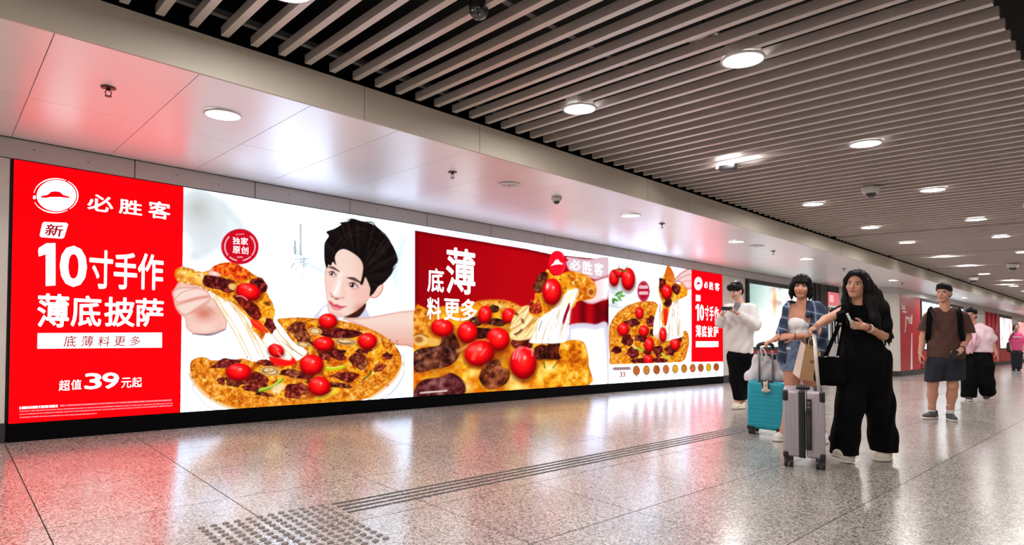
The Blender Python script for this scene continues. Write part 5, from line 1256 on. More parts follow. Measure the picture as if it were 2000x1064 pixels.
# ---------------------------------------------------------------- woman in black with the grey suitcase
fr = Frame(1690, 903); J, r = fr.J, fr.r
M_BLK = mat('black_cloth', (.0025, .0025, .003, 1), .9, spec=.12, bump=.2, bscale=60)
M_CREAM = mat('cream_canvas', rgb(228, 218, 198), .6, noise=.05, nscale=30)
M_SOLEW = mat('pale_sole', rgb(226, 220, 208), .6)
skin = (206, 150, 122)
hc = J(1673.5, 556, -.03); hR = rotm(-.30, -.05, .10)
f = Field(.02); head_field(f, hc, hR, 1.0)
f.cone(hc + S_([.006, .02, -.06]), J(1679, 600, .01), .048, .052, .02)
f.chain([J(1652, 604, -.02), J(1612, 625, -.22), J(1597, 635, -.40)], [.040, .036, .026], .03)
hand_field(f, J(1600, 634.5, -.36), S_([-.6, -.62, -.45]), S_([.1, .25, -1]), 1, .95, .92)
f.chain([J(1722, 612, .04), J(1725, 655, -.02), J(1688, 637, -.20)], [.046, .036, .026], .03)
hand_field(f, J(1689, 637.5, -.195), S_([-1, -.25, .12]), S_([-.1, -.95, .25]), 1, .9, .9)
f.ell(J(1684, 640, .03), S_([.150, .085, .19])); f.ell(J(1688, 705, .03), S_([.155, .105, .16]))
f.chain([J(1668, 720, .0), J(1662, 790, -.02), J(1652, 868, -.06)], [.085, .06, .04], .03); f.chain([J(1708, 720, .04), J(1714, 790, .10), J(1722, 874, .22)], [.085, .06, .04], .03)
f.chain([J(1652, 868, -.06), fr.ground(1648, -.06, .05)], [.036, .036]); f.chain([J(1722, 870, .22), fr.ground(1724, .22, .05)], [.036, .036])
def t_blk(V): return face_tint(V, np.tile(np.array(skin, float), (len(V), 1)), hc, hR, 1.0, skin, (172, 80, 78))
pb = finish_body(fr, f, .009, [reg(hc, .16, .0048), reg(J(1592, 640, -.43), .11, .0048), reg(J(1669, 634, -.24), .115, .0048)], t_blk, 'long-haired woman in black tee and wide trousers wheeling the grey suitcase')
# tee
g = Field(.035); g.ell(J(1684, 630, .03), S_([.168, .105, .17])); g.ell(J(1683, 660, .03), S_([.150, .10, .13])); g.cone(J(1653, 606, .0), J(1718, 610, .04), .062, .062, .04)
g.chain([J(1652, 606, -.02), J(1634, 613, -.12)], [.066, .068], .03); g.chain([J(1720, 612, .04), J(1725, 642, .0)], [.066, .066], .03)
g.cone(J(1676, 598, .02), J(1690, 598, .03), .06, .06, .03); g.disp = folds(.004, 34, 26, 1.0)
g.cut(J(1629, 615, -.14), S_([-.85, -.6, -.1])); g.cut(J(1686, 676, 0), S_([0, 0, -1])); g.cut(J(1674, 592, 0), S_([-.1, -.35, .9]))
surf('tee_shirt', g, .008, M_BLK, pb)
# wide trousers, one garment
g = Field(.05); g.ell(J(1688, 702, .03), S_([.205, .135, .155]), .05); g.cone(J(1684, 668, .03), J(1688, 690, .03), .150, .17, .05, .72)
g.chain([J(1664, 726, .0), J(1661, 790, -.03), J(1652, 850, -.06), J(1650, 884, -.07)], [.115, .108, .105, .112], .05, .9)
g.chain([J(1711, 726, .05), J(1716, 790, .12), J(1724, 850, .21), J(1727, 888, .24)], [.118, .112, .106, .108], .05, .9)
g.cone(J(1650, 862, -.06), J(1624, 856, .06), .07, .028, .04)
g.disp = folds(.006, 46, 7, 2.0)
g.cut(J(1648, 872, 0), S_([-.42, -.1, -.9])) if False else None
g.cut(J(1690, 887, 0), S_([0, 0, -1])); g.cut(J(1686, 664, 0), S_([0, 0, 1]))
surf('trousers', g, .0085, M_BLK, pb)
# hair
g = Field(.03); T = lambda p: hc + hR @ S_(p)
g.ell(T((.002, .022, .036)), S_([.088, .106, .100]), .02, hR); g.ell(T((0, -.03, .088)), S_([.066, .070, .038]), .02, hR)
for sx in (-1, 1): g.chain([T((sx * .05, -.055, .075)), T((sx * .078, -.035, .03)), T((sx * .084, -.015, -.04))], [.022, .020, .018], .015)
g.chain([T((-.084, -.01, -.04)), J(1651, 588, -.05), J(1653, 612, -.08), J(1656, 634, -.09)], [.024, .030, .028, .012], .02)
g.chain([T((.07, .03, 0)), J(1701, 578, .04), J(1714, 604, .05), J(1726, 632, .03), J(1736, 660, .0)], [.055, .078, .082, .058, .022], .03, .8)
g.chain([J(1694, 560, .02), J(1700, 590, -.03), J(1708, 622, -.07), J(1716, 640, -.08)], [.05, .05, .04, .02], .03)
for i, (x, y) in enumerate(((1742, 668), (1736, 676), (1729, 674), (1746, 661), (1722, 664))): g.chain([J(1727, 632, .02), J((1727 + x) / 2 + 3, 655, .0), J(x, y, -.01)], [.03, .018, .005], .012)
g.chain([J(1676, 560, .10), J(1680, 600, .13), J(1686, 640, .13)], [.08, .09, .05], .03)
g.disp = lambda P: .0022 * np.sin(150 * P[:, 0] + 14 * P[:, 2] + 60 * P[:, 1]) 
fh = Field(.02); head_field(fh, hc + hR @ S_([0, -.012, 0]), hR, 1.0)
class Minus:
    def __init__(s, a, b, cond): s.a, s.b, s.cond = a, b, cond
    def bounds(s): return s.a.bounds()
    def __call__(s, P): 
        q = (P - s.cond[0]) @ s.cond[1]
        open_ = np.sqrt(((q[:, 0]) / .064) ** 2 + ((q[:, 2] + .022) / .098) ** 2) - 1
        return np.maximum(s.a(P), np.minimum(0.06, -np.maximum(open_ * .06, q[:, 1] + .03)))
surf('hair', Minus(g, None, (hc, hR)), .0065, M_HAIR, pb)
shoe(pb, fr.ground(1665, -.06), fr.ground(1625, -.18, .045), .105, M_CREAM, M_SOLEW, .085)
shoe(pb, fr.ground(1739, .24), fr.ground(1705, .12), .10, M_CREAM, M_SOLEW, .085)
# bracelets
M_BEAD = mat('dark_red_beads', rgb(90, 30, 28), .4)
def bracelet(parent, c, ax, rad, tr, m, name='bracelet'):
    ax = Vector(ax).normalized(); u = ax.orthogonal().normalized(); v = ax.cross(u); c = Vector(c)
    pts = [c + (u * math.cos(a) + v * math.sin(a)) * rad for a in np.linspace(0, 2 * math.pi, 19)]
    return tube(name, pts, tr, m, parent, 6)
bracelet(pb, J(1693, 639, -.175), J(1725, 655, -.02) - J(1688, 637, -.2), .031, .0045, M_BEAD); bracelet(pb, J(1698, 641, -.155), J(1725, 655, -.02) - J(1688, 637, -.2), .033, .004, M_WHITE)
# what she holds
st = tag(empty('white_stick', tuple(fr.B)), 'small pale green and white tube held in the hand of the woman in black', 'tube'); st.rotation_euler = (0, 0, fr.rz)
tube('tube_body', [J(1669, 642, -.285), J(1661, 626, -.30), J(1656, 615, -.31)], .0095, mat('pale_green', rgb(196, 206, 186), .4), st, 12); tube('cap', [J(1656, 615, -.31), J(1654.5, 612, -.313)], .0100, M_WHITE, st, 12)
# shoulder bag
bg = tag(empty('shoulder_bag', tuple(fr.B)), 'black shoulder bag hanging at the side of the woman in black', 'bag'); bg.rotation_euler = (0, 0, fr.rz)
g = Field(.03); cB = J(1617, 719, -.16)
g.chain([J(1607, 702, -.16), J(1606, 735, -.16)], [.06, .062], .03, .7); g.chain([J(1632, 702, -.14), J(1632, 737, -.14)], [.06, .062], .03, .7); g.cone(J(1607, 738, -.16), J(1632, 739, -.14), .06, .06, .03, .7); g.cone(J(1610, 706, -.16), J(1632, 705, -.14), .06, .06, .03, .7)
g.cut(J(1620, 694, 0), S_([0, 0, 1]), .01); g.disp = folds(.004, 40, 40, 3)
surf('bag_body', g, .008, M_BLK, bg)
def strap(name, pts, w, th, m, parent):
    P = catmull(np.array(pts), 6, False); V, F = [], []
    for i, p in enumerate(P):
        d = P[min(i + 1, len(P) - 1)] - P[max(i - 1, 0)]; d = d / np.linalg.norm(d); sd = np.cross(d, S_([0, 1, 0])); sd /= np.linalg.norm(sd); nn = np.cross(sd, d)
        for a, b in ((-1, -1), (1, -1), (1, 1), (-1, 1)): V.append(p + sd * a * w / 2 + nn * b * th / 2)
    for i in range(len(P) - 1):
        for k in range(4): F.append((i * 4 + k, i * 4 + (k + 1) % 4, i * 4 + 4 + (k + 1) % 4, i * 4 + 4 + k))
    F += [(0, 3, 2, 1), tuple(len(V) - 4 + k for k in range(4))]
    return obj(name, mesh(name, V, F, m), parent)
strap('strap', [J(1648, 596, -.10), J(1636, 640, -.17), J(1624, 668, -.19), J(1612, 697, -.17)], .032, .005, M_BLK, bg)
strap('strap', [J(1656, 600, .02), J(1646, 645, -.10), J(1641, 670, -.12), J(1636, 698, -.12)], .026, .005, M_BLK, bg)
for x, y in ((1641, 633), (1613, 697), (1636, 697)): tube('buckle', [J(x - 3, y, -.195), J(x + 3, y - 1, -.195)], .006, mat('silver_buckle', rgb(190, 190, 190), .3, .8), bg, 6)

# ---------------------------------------------------------------- woman in the plaid shirt
fr = Frame(1552, 862); J, r = fr.J, fr.r
skin2 = (208, 146, 118)
hc = J(1565.5, 560.5, -.02); hR = rotm(-.12, .0, .05)
f = Field(.02); head_field(f, hc, hR, .98)
f.cone(hc + S_([.0, .015, -.06]), J(1567, 600, .0), .045, .050, .02)
f.ell(J(1569, 625, .02), S_([.150, .085, .16])); f.ell(J(1563, 660, .02), S_([.120, .085, .12])); f.ell(J(1562, 690, .02), S_([.150, .10, .12])); f.cone(J(1545, 602, .02), J(1595, 604, .02), .05, .05, .03)
f.chain([J(1544, 606, .0), J(1531, 648, -.04), J(1513, 663, -.14)], [.045, .036, .025], .03)
hand_field(f, J(1514.5, 662.5, -.135), S_([-1, -.25, -.40]), S_([0, .15, -1]), -1, .8, .88)
f.chain([J(1598, 608, .0), J(1600, 654, -.06), J(1548, 657.5, -.19)], [.045, .037, .026], .03)
hand_field(f, J(1550, 657, -.19), S_([-1, -.05, .0]), S_([0, .8, -.4]), 1, .7, .88)
f.chain([J(1548, 712, .0), J(1546, 770, -.02), J(1533, 840, -.06), fr.ground(1530, -.05, .06)], [.088, .062, .042, .036], .03)
f.chain([J(1578, 712, .03), J(1590, 772, .05), J(1602, 825, .12), fr.ground(1606, .16, .06)], [.088, .060, .042, .036], .03)
def t2(V): return face_tint(V, np.tile(np.array(skin2, float), (len(V), 1)), hc, hR, .98, skin2)
pp = finish_body(fr, f, .009, [reg(hc, .155, .005), reg(J(1503, 668, -.17), .11, .005), reg(J(1534, 657, -.2), .10, .005)], t2, 'short-haired woman in open blue plaid shirt and denim shorts')
g = Field(.03); g.ell(J(1557, 634, -.005), S_([.125, .095, .085])); g.ell(J(1560, 650, .0), S_([.115, .09, .06])); g.cut(J(1557, 616, 0), S_([0, -.2, 1])); g.cut(J(1557, 655, 0), S_([0, 0, -1])); g.disp = folds(.002, 50, 40, 1)
surf('crop_top', g, .007, mat('white_cotton', rgb(232, 228, 226), .8), pp)
def plaid(V):
    x, y, z = V.T; u = x + .35 * y; w = .115
    a = np.abs(((u / w) % 1) - .5) * 2; b = np.abs((((z + .25 * x) / w) % 1) - .5) * 2
    c = np.tile(np.array((62, 82, 112), float), (len(V), 1))
    c = mixc(c, (34, 44, 66), np.clip((a - .42) * 6, 0, 1) * .6); c = mixc(c, (34, 44, 66), np.clip((b - .42) * 6, 0, 1) * .6)
    c = mixc(c, (186, 200, 216), np.clip(1 - a / .16, 0, 1) * .8); return mixc(c, (186, 200, 216), np.clip(1 - b / .16, 0, 1) * .8)
M_PLAID = attr_mat('plaid_flannel', rough=.9, bump=.3)
g = Field(.035); g.chain([J(1544, 602, .02), J(1538, 650, .0), J(1533, 700, -.02)], [.065, .072, .075], .04); g.cone(J(1550, 600, .03), J(1592, 602, .03), .066, .066, .04)
g.chain([J(1592, 602, .02), J(1594, 650, .0), J(1598, 684, .0)], [.070, .085, .095], .04); g.ell(J(1572, 640, .07), S_([.17, .075, .21])); g.ell(J(1568, 672, .07), S_([.18, .07, .12]))
g.chain([J(1543, 606, .0), J(1532, 645, -.04), J(1528, 652, -.06)], [.062, .062, .060], .03); g.chain([J(1599, 608, .0), J(1602, 648, -.06), J(1584, 657, -.11)], [.066, .062, .056], .03)
g.chain([J(1554, 590, -.02), J(1549, 600, -.06), J(1547, 612, -.075)], [.022, .024, .02], .02); g.chain([J(1578, 590, -.02), J(1583, 602, -.06), J(1577, 616, -.085)], [.022, .026, .02], .02)
g.disp = folds(.006, 38, 30, 4.0); g.cut(J(1570, 708, 0), S_([.1, 0, -1]))
class Open:   # the shirt hangs open over the chest
    def __init__(s, a): s.a = a
    def bounds(s): return s.a.bounds()
    def __call__(s, P):
        p0, p1 = J(1556, 600, 0), J(1551, 710, 0)
        w = .045 + .035 * np.clip((p0[2] - P[:, 2]) / .5, 0, 1); cx = p0[0] + (p1[0] - p0[0]) * (p0[2] - P[:, 2]) / (p0[2] - p1[2])
        cx = J(1552, 650, 0)[0] + .0 * P[:, 2]; w = np.interp(P[:, 2], [J(1560, 708)[2], J(1560, 660)[2], J(1560, 616)[2], J(1560, 596)[2]], [.085, .075, .055, .035])
        return np.maximum(s.a(P), -np.maximum(np.abs(P[:, 0] - cx) - w, P[:, 1] - .035))
sh = surf('plaid_shirt', Open(g), .007, M_PLAID, pp, tint=plaid)
g = Field(.03); g.ell(J(1560, 688, .02), S_([.168, .118, .12])); g.chain([J(1547, 700, .01), J(1545, 716, .0)], [.098, .103], .03); g.chain([J(1578, 700, .03), J(1582, 716, .03)], [.098, .103], .03); g.cone(J(1560, 668, .01), J(1560, 680, .01), .128, .14, .03, .8)
g.cut(J(1560, 664, 0), S_([0, 0, 1])); g.cut(J(1560, 724, 0), S_([0, 0, -1])); g.disp = folds(.004, 50, 40, 2)
def denim(V):
    n = fbm(V[:, 0] * 60, V[:, 2] * 60, 1.0, 5); c = mixc((92, 112, 142), (134, 152, 178), n)
    return mixc(c, (176, 190, 206), np.clip(1 - (V[:, 2] - J(1560, 724)[2]) / .03, 0, 1) * .7)
so = surf('denim_shorts', g, .007, attr_mat('denim', rough=.9, bump=.3), pp, tint=denim)
rbox('pocket_label', r(8), .004, r(5), .001, M_WHITE, so, tuple(J(1540, 680, -.125)))
g = Field(.03); T = lambda p: hc + hR @ S_(p)
g.ell(T((0, .02, .038)), S_([.088, .104, .098]), .02, hR); g.ell(T((0, -.045, .078)), S_([.068, .052, .040]), .02, hR)
for sx in (-1, 1): g.chain([T((sx * .06, -.03, .07)), T((sx * .084, -.02, .0)), T((sx * .088, -.012, -.06)), T((sx * .080, -.025, -.115))], [.026, .026, .026, .012], .02)
g.ell(T((0, .05, -.045)), S_([.088, .06, .075]), .03, hR); g.cone(T((-.045, -.088, .05)), T((.045, -.088, .05)), .016, .016, .02)
g.disp = lambda P: .002 * np.sin(160 * P[:, 0] + 10 * P[:, 2])
surf('hair', g, .0065, M_HAIR, pp)
bracelet(pp, J(1553, 657, -.185), S_([1, 0, 0]), .031, .004, M_BEAD)
M_SNEAK = mat('white_sneaker', rgb(222, 218, 214), .6)
shoe(pp, fr.ground(1536, .0), fr.ground(1510, -.13), .095, M_SNEAK, M_SOLEW); shoe(pp, fr.ground(1607, .22), fr.ground(1605, -.02), .095, M_SNEAK, M_SOLEW)
# kraft paper bag on her arm
kb = tag(empty('paper_bag', tuple(fr.B)), 'brown kraft paper bag hanging from the arm of the woman in plaid', 'bag'); kb.rotation_euler = (0, 0, fr.rz)
A_, B_, C_, D_ = J(1548, 731, -.22), J(1589, 745, -.22), J(1563, 667, -.22), J(1597, 682, -.22)
A2, C2 = J(1564, 738, -.30), J(1572, 672, -.30); B2, D2 = J(1597, 746, -.14), J(1603, 684, -.14)
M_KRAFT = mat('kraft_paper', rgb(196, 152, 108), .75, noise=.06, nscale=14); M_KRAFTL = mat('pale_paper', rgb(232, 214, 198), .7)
fl, frr, bl, br = J(1561, 740, -.30), J(1598, 747, -.24), J(1548, 729, -.16), J(1588, 737, -.10)
tl, tr_, ul, ur = J(1573, 675, -.29), J(1603, 690, -.24), J(1564, 666, -.19), J(1596, 680, -.14)
def panel(name, q, m, parent, th=.004):
    q = [np.array(v) for v in q]; n = np.cross(q[1] - q[0], q[3] - q[0]); n /= np.linalg.norm(n)
    V = q + [v - n * th for v in q]
    return obj(name, mesh(name, V, [(0, 1, 2, 3), (7, 6, 5, 4), (0, 4, 5, 1), (1, 5, 6, 2), (2, 6, 7, 3), (3, 7, 4, 0)], m), parent)
panel('front_panel', [fl, frr, tr_, tl], M_KRAFT, kb); panel('side_panel', [bl, fl, tl, ul], M_KRAFTL, kb); panel('back_panel', [br, bl, ul, ur], M_KRAFT, kb); panel('side_panel', [frr, br, ur, tr_], M_KRAFT, kb); panel('base', [fl, bl, br, frr], M_KRAFT, kb)
tube('handle', catmull([tl * .75 + tr_ * .25, J(1580, 664, -.235), J(1588, 662, -.235), tl * .35 + tr_ * .65], 5, False), .004, M_KRAFT, kb, 6); tube('handle', catmull([ul * .75 + ur * .25, J(1573, 659, -.18), J(1582, 659, -.17), ul * .35 + ur * .65], 5, False), .004, M_KRAFT, kb, 6)
lg = lathe('printed_spot', [(.02, 0), (.018, .0005)], mat('brown_print', rgb(150, 108, 72), .8), 14, kb); n_ = Vector(np.cross(frr - fl, tl - fl)).normalized(); lg.rotation_euler = n_.to_track_quat('Z', 'Y').to_euler(); lg.location = tuple(fl * .18 + frr * .2 + tl * .30 + tr_ * .32 + np.array(n_) * .002)

# ---------------------------------------------------------------- man in the white jacket with a phone
fr = Frame(1444, 797); J, r = fr.J, fr.r
skin3 = (214, 166, 144)
hc = J(1437, 568, -.02); hR = rotm(-.65, .32, .0)
f = Field(.02); head_field(f, hc, hR, 1.02)
f.cone(hc + S_([.015, .02, -.06]), J(1446, 596, .0), .050, .055, .02)
f.ell(J(1446, 625, .02), S_([.165, .09, .20])); f.ell(J(1446, 680, .02), S_([.125, .085, .12]))
f.chain([J(1422, 603, .0), J(1408, 628, -.08), J(1411, 613, -.24)], [.05, .04, .028], .03); f.chain([J(1466, 603, .0), J(1475, 632, -.08), J(1440, 611, -.26)], [.05, .04, .028], .03)
hand_field(f, J(1411, 614, -.24), S_([.12, -.35, .8]), S_([.9, -.1, .2]), -1, .8, .95); hand_field(f, J(1438, 611, -.265), S_([-.75, -.35, .35]), S_([-.5, -.3, .8]), -1, .8, .95)
f.chain([J(1436, 694, .0), J(1437, 740, .0), J(1441, 782, .0), fr.ground(1441, .0, .06)], [.07, .062, .042, .036], .03); f.chain([J(1456, 694, .03), J(1453, 740, .04), J(1450, 780, .08), fr.ground(1450, .1, .06)], [.07, .062, .042, .036], .03)
def t3(V): return face_tint(V, np.tile(np.array(skin3, float), (len(V), 1)), hc, hR, 1.02, skin3)
pw = finish_body(fr, f, .010, [reg(hc, .16, .006), reg(J(1413, 607, -.27), .10, .006), reg(J(1431, 606, -.29), .10, .006)], t3, 'man in loose white jacket looking down at the phone in his hands')
M_WJ = mat('white_linen', rgb(232, 226, 224), .85, bump=.2, bscale=60)
g = Field(.05); g.ell(J(1446, 618, .02), S_([.20, .125, .19])); g.chain([J(1446, 640, .02), J(1445, 682, .02)], [.185, .185], .05, .72); g.cone(J(1424, 602, .0), J(1466, 602, .0), .068, .068, .04)
g.chain([J(1422, 604, .0), J(1408, 630, -.08), J(1410, 620, -.19)], [.078, .074, .058], .03); g.chain([J(1467, 604, .0), J(1475, 634, -.08), J(1445, 614, -.22)], [.082, .080, .056], .03)
g.disp = folds(.007, 26, 18, 1.3); g.cut(J(1445, 688, 0), S_([-.12, 0, -1])); g.cut(J(1442, 590, .0), S_([-.2, -.5, .85]))
surf('jacket', g, .0095, M_WJ, pw)
g = Field(.02); g.cone(J(1440, 596, -.07), J(1436, 608, -.10), .045, .02, .02); surf('grey_undershirt', g, .008, mat('grey_jersey', rgb(128, 126, 134), .9), pw)
g = Field(.04); g.ell(J(1446, 692, .02), S_([.175, .125, .12])); g.chain([J(1434, 700, .0), J(1437, 740, .0), J(1443, 778, .0)], [.105, .085, .072], .04); g.chain([J(1458, 700, .03), J(1453, 740, .05), J(1449, 778, .08)], [.105, .085, .072], .04)
g.disp = folds(.005, 40, 12, 2.2); g.cut(J(1446, 781, 0), S_([0, 0, -1])); g.cut(J(1446, 680, 0), S_([0, 0, 1]))
surf('trousers', g, .0095, M_BLK, pw)
g = Field(.03); T = lambda p: hc + hR @ S_(p)
g.ell(T((0, .018, .05)), S_([.090, .110, .090]), .02, hR); g.cone(T((-.045, -.066, .075)), T((.045, -.066, .075)), .034, .034, .03); g.cone(T((-.04, -.092, .05)), T((.045, -.092, .055)), .016, .016, .02); g.ell(T((0, .06, -.02)), S_([.080, .06, .065]), .02, hR)
g.disp = lambda P: .003 * np.sin(110 * P[:, 0] + 70 * P[:, 2]) * np.sin(90 * P[:, 1]); surf('hair', g, .008, M_HAIR, pw)
shoe(pw, fr.ground(1442, .06), fr.ground(1434, -.2), .10, M_CREAM, M_SOLEW); shoe(pw, fr.ground(1452, .14), fr.ground(1444, -.12), .10, M_CREAM, M_SOLEW)
ph = tag(empty('phone', tuple(fr.B)), 'dark phone held flat by the man in the white jacket', 'phone'); ph.rotation_euler = (0, 0, fr.rz)
o = rbox('phone_body', .15, .075, .012, .005, M_BLACK, ph, tuple(J(1419, 602.5, -.34))); o.rotation_euler = (-.65, .08, .15); o2 = rbox('screen', .142, .068, .001, .0004, mat('dark_screen', (.02, .022, .03, 1), .1), o, (0, 0, .0062))

# ---------------------------------------------------------------- man in brown
fr = Frame(1838, 819); J, r = fr.J, fr.r
skin4 = (196, 142, 116)
hc = J(1843, 572, -.02); hR = rotm(-.28, -.02, .0)
f = Field(.02); head_field(f, hc, hR, 1.08)
f.cone(hc + S_([.005, .02, -.07]), J(1846, 606, .0), .056, .062, .02)
f.ell(J(1847, 640, .02), S_([.19, .10, .22])); f.ell(J(1845, 698, .02), S_([.13, .09, .12]))
f.chain([J(1812, 617, .0), J(1803, 660, .02), J(1798, 690, -.04)], [.055, .042, .030], .03); hand_field(f, J(1798, 689, -.04), S_([-.1, -.2, -1]), S_([1, .2, 0]), 1, .5, 1.0)
f.chain([J(1884, 617, .0), J(1890, 658, .02), J(1877, 684, -.14)], [.055, .043, .030], .03); hand_field(f, J(1877.5, 683, -.14), S_([-.75, -.35, -.6]), S_([-.3, -.6, .3]), -1, .95, 1.0)
f.chain([J(1830, 708, .0), J(1822, 748, -.02), J(1821, 770, .02), J(1820, 796, .02), fr.ground(1820, .02, .06)], [.07, .062, .060, .040, .04], .03)
f.chain([J(1861, 708, .02), J(1861, 752, .0), J(1859, 772, .04), J(1856, 796, .04), fr.ground(1856, .04, .06)], [.07, .062, .060, .040, .04], .03)
def t4(V): return face_tint(V, np.tile(np.array(skin4, float), (len(V), 1)), hc, hR, 1.08, skin4, (160, 92, 82))
pm = finish_body(fr, f, .010, [reg(hc, .165, .006), reg(J(1797, 698, -.06), .105, .006), reg(J(1869, 692, -.19), .11, .006)], t4, 'man in brown tee and dark shorts walking with a backpack')
M_BRN = mat('brown_cotton', rgb(78, 50, 40), .9, bump=.2, bscale=60, noise=.05)
g = Field(.04); g.ell(J(1847, 636, .02), S_([.205, .125, .20])); g.chain([J(1847, 650, .02), J(1846, 694, .02)], [.200, .212], .05, .66); g.chain([J(1815, 618, .0), J(1832, 610, .01), J(1864, 610, .01), J(1882, 618, .0)], [.058, .062, .062, .058], .04)
g.chain([J(1813, 620, .0), J(1804, 648, .01)], [.064, .080], .03); g.chain([J(1884, 620, .0), J(1892, 652, .01)], [.064, .084], .03)
g.disp = folds(.006, 24, 20, 2.7); g.cut(J(1846, 699, 0), S_([-.04, 0, -1])); g.cut(J(1804, 647, 0), S_([-.15, 0, -1])) if False else None
class SleeveCut:
    def __init__(s, a): s.a = a
    def bounds(s): return s.a.bounds()
    def __call__(s, P):
        zl, zr = J(1804, 645)[2], J(1890, 650)[2]; xl, xr = J(1809, 640)[0], J(1886, 640)[0]; d = s.a(P)
        d = np.maximum(d, np.minimum(zl - P[:, 2], xl - P[:, 0])); d = np.maximum(d, np.minimum(zr - P[:, 2], P[:, 0] - xr))
        n = P - J(1843, 596, -.03); return np.maximum(d, n @ S_([0, -.4, .9]))
surf('tee_shirt', SleeveCut(g), .0095, M_BRN, pm)
M_NAVY = mat('navy_shorts_cloth', rgb(26, 30, 40), .9, bump=.2, bscale=60)
g = Field(.04); g.ell(J(1845, 704, .02), S_([.20, .135, .13])); g.chain([J(1828, 715, .0), J(1825, 748, .0)], [.125, .122], .04); g.chain([J(1863, 715, .02), J(1864, 752, .01)], [.125, .122], .04)
g.disp = folds(.005, 34, 12, 1.1); g.cut(J(1825, 744, 0), S_([.12, 0, -1])); g.cut(J(1846, 692, 0), S_([0, 0, 1])); surf('shorts', g, .0095, M_NAVY, pm)
g = Field(.03); T = lambda p: hc + hR @ (S_(p) * 1.08)
g.ell(T((0, .022, .052)), S_([.086, .104, .084]) * 1.06, .02, hR); g.cone(T((-.038, -.062, .088)), T((.038, -.062, .088)), .022, .022, .03); g.ell(T((0, .055, -.01)), S_([.080, .06, .065]), .02, hR); g.disp = lambda P: .002 * np.sin(140 * P[:, 0] + 90 * P[:, 2]); surf('hair', g, .008, M_HAIR, pm)
M_SOCK = mat('white_sock', rgb(224, 218, 214), .9); M_GSHOE = mat('grey_black_sneaker', rgb(70, 68, 70), .7, noise=.5, nscale=25)
for x, d in ((1820, .02), (1856, .04)):
    g = Field(.01); g.cone(J(x, 789, d), fr.ground(x, d, .07), .045, .043); g.cut(J(x, 789, d), S_([0, 0, 1])); surf('sock', g, .008, M_SOCK, pm)
shoe(pm, fr.ground(1829, .08), fr.ground(1805, -.16), .11, M_GSHOE, M_SOLEW, .09); shoe(pm, fr.ground(1852, .12), fr.ground(1864, -.17), .105, M_GSHOE, M_SOLEW, .085)
bracelet(pm, J(1879, 680, -.115), J(1890, 658, .02) - J(1877, 684, -.14), .036, .007, M_BLACK, 'watch_strap')
ph = tag(empty('phone', tuple(fr.B)), 'dark phone in the hand of the man in brown', 'phone'); ph.rotation_euler = (0, 0, fr.rz)
o = rbox('phone_body', .072, .012, .14, .005, M_BLACK, ph, tuple(J(1862, 693, -.24))); o.rotation_euler = (.5, .35, .4); rbox('camera_lens', .02, .002, .02, .0008, mat('phone_lens', (.05, .05, .06, 1), .15), o, (.018, -.0065, .045))
bp = tag(empty('backpack', tuple(fr.B)), 'black backpack on the shoulders of the man in brown', 'backpack'); bp.rotation_euler = (0, 0, fr.rz)
g = Field(.05); g.chain([J(1848, 625, .25), J(1848, 685, .26)], [.15, .16], .05, .75); g.disp = folds(.004, 30, 30, 1); surf('pack', g, .012, M_BLK, bp)
for q in ([J(1822, 602, .12), J(1817, 606, -.06), J(1815, 622, -.122), J(1814, 642, -.125), J(1812, 660, -.06), J(1812, 670, .12)], [J(1868, 602, .12), J(1872, 606, -.06), J(1875, 622, -.122), J(1876, 644, -.128), J(1880, 664, -.08), J(1880, 676, .12)]): strap('shoulder_strap', q, .062, .012, M_BLK, bp)
strap('sling_strap', [J(1818, 606, -.10), J(1826, 625, -.135), J(1834, 645, -.14)], .02, .008, mat('dark_brown_strap', rgb(46, 30, 26), .8), bp)

# ---------------------------------------------------------------- woman in the pale pink shirt behind him
fr = Frame(1908, 783); J, r = fr.J, fr.r
hc = J(1897, 614, -.02); hR = rotm(-.25, .05, .0); skin5 = (196, 138, 118)
f = Field(.02); head_field(f, hc, hR, 1.0); f.cone(hc + S_([.0, .02, -.06]), J(1903, 640, .0), .048, .055, .02)
f.ell(J(1909, 660, .02), S_([.19, .11, .22])); f.ell(J(1908, 695, .02), S_([.19, .13, .15]))
f.chain([J(1928, 648, .0), J(1938, 668, .03), J(1946, 690, .0)], [.04, .044, .030], .03); hand_field(f, J(1946, 689, 0), S_([.25, -.2, -1]), S_([-1, .2, 0]), -1, .5, .95)
f.chain([J(1888, 648, .0), J(1878, 668, .0), J(1874, 692, -.05)], [.04, .044, .030], .03); hand_field(f, J(1874, 691, -.05), S_([-.1, -.2, -1]), S_([1, .2, 0]), 1, .5, .95)
f.chain([J(1895, 705, 0), J(1894, 745, -.02), J(1893, 772, .0), fr.ground(1893, .0, .05)], [.11, .075, .045, .038], .03); f.chain([J(1922, 705, .02), J(1925, 745, .06), J(1928, 764, .2)], [.11, .075, .045], .03)
def t5(V): return face_tint(V, np.tile(np.array(skin5, float), (len(V), 1)), hc, hR, 1.0, skin5)
pq = finish_body(fr, f, .012, [reg(hc, .16, .008), reg(J(1948, 697, 0), .10, .007)], t5, 'woman in pale pink tee and black trousers behind the man in brown')
M_PINKW = mat('pale_pink_cotton', rgb(226, 196, 204), .9, bump=.2, bscale=50)
g = Field(.05); g.ell(J(1909, 660, .02), S_([.215, .14, .20])); g.chain([J(1910, 668, .02), J(1911, 684, .02)], [.21, .225], .05, .72); g.chain([J(1888, 644, .0), J(1898, 638, .01), J(1914, 638, .01), J(1928, 645, .0)], [.058, .064, .064, .060], .04); g.chain([J(1929, 646, .0), J(1937, 660, .02)], [.066, .080], .03); g.chain([J(1887, 646, 0), J(1880, 660, 0)], [.066, .08], .03)
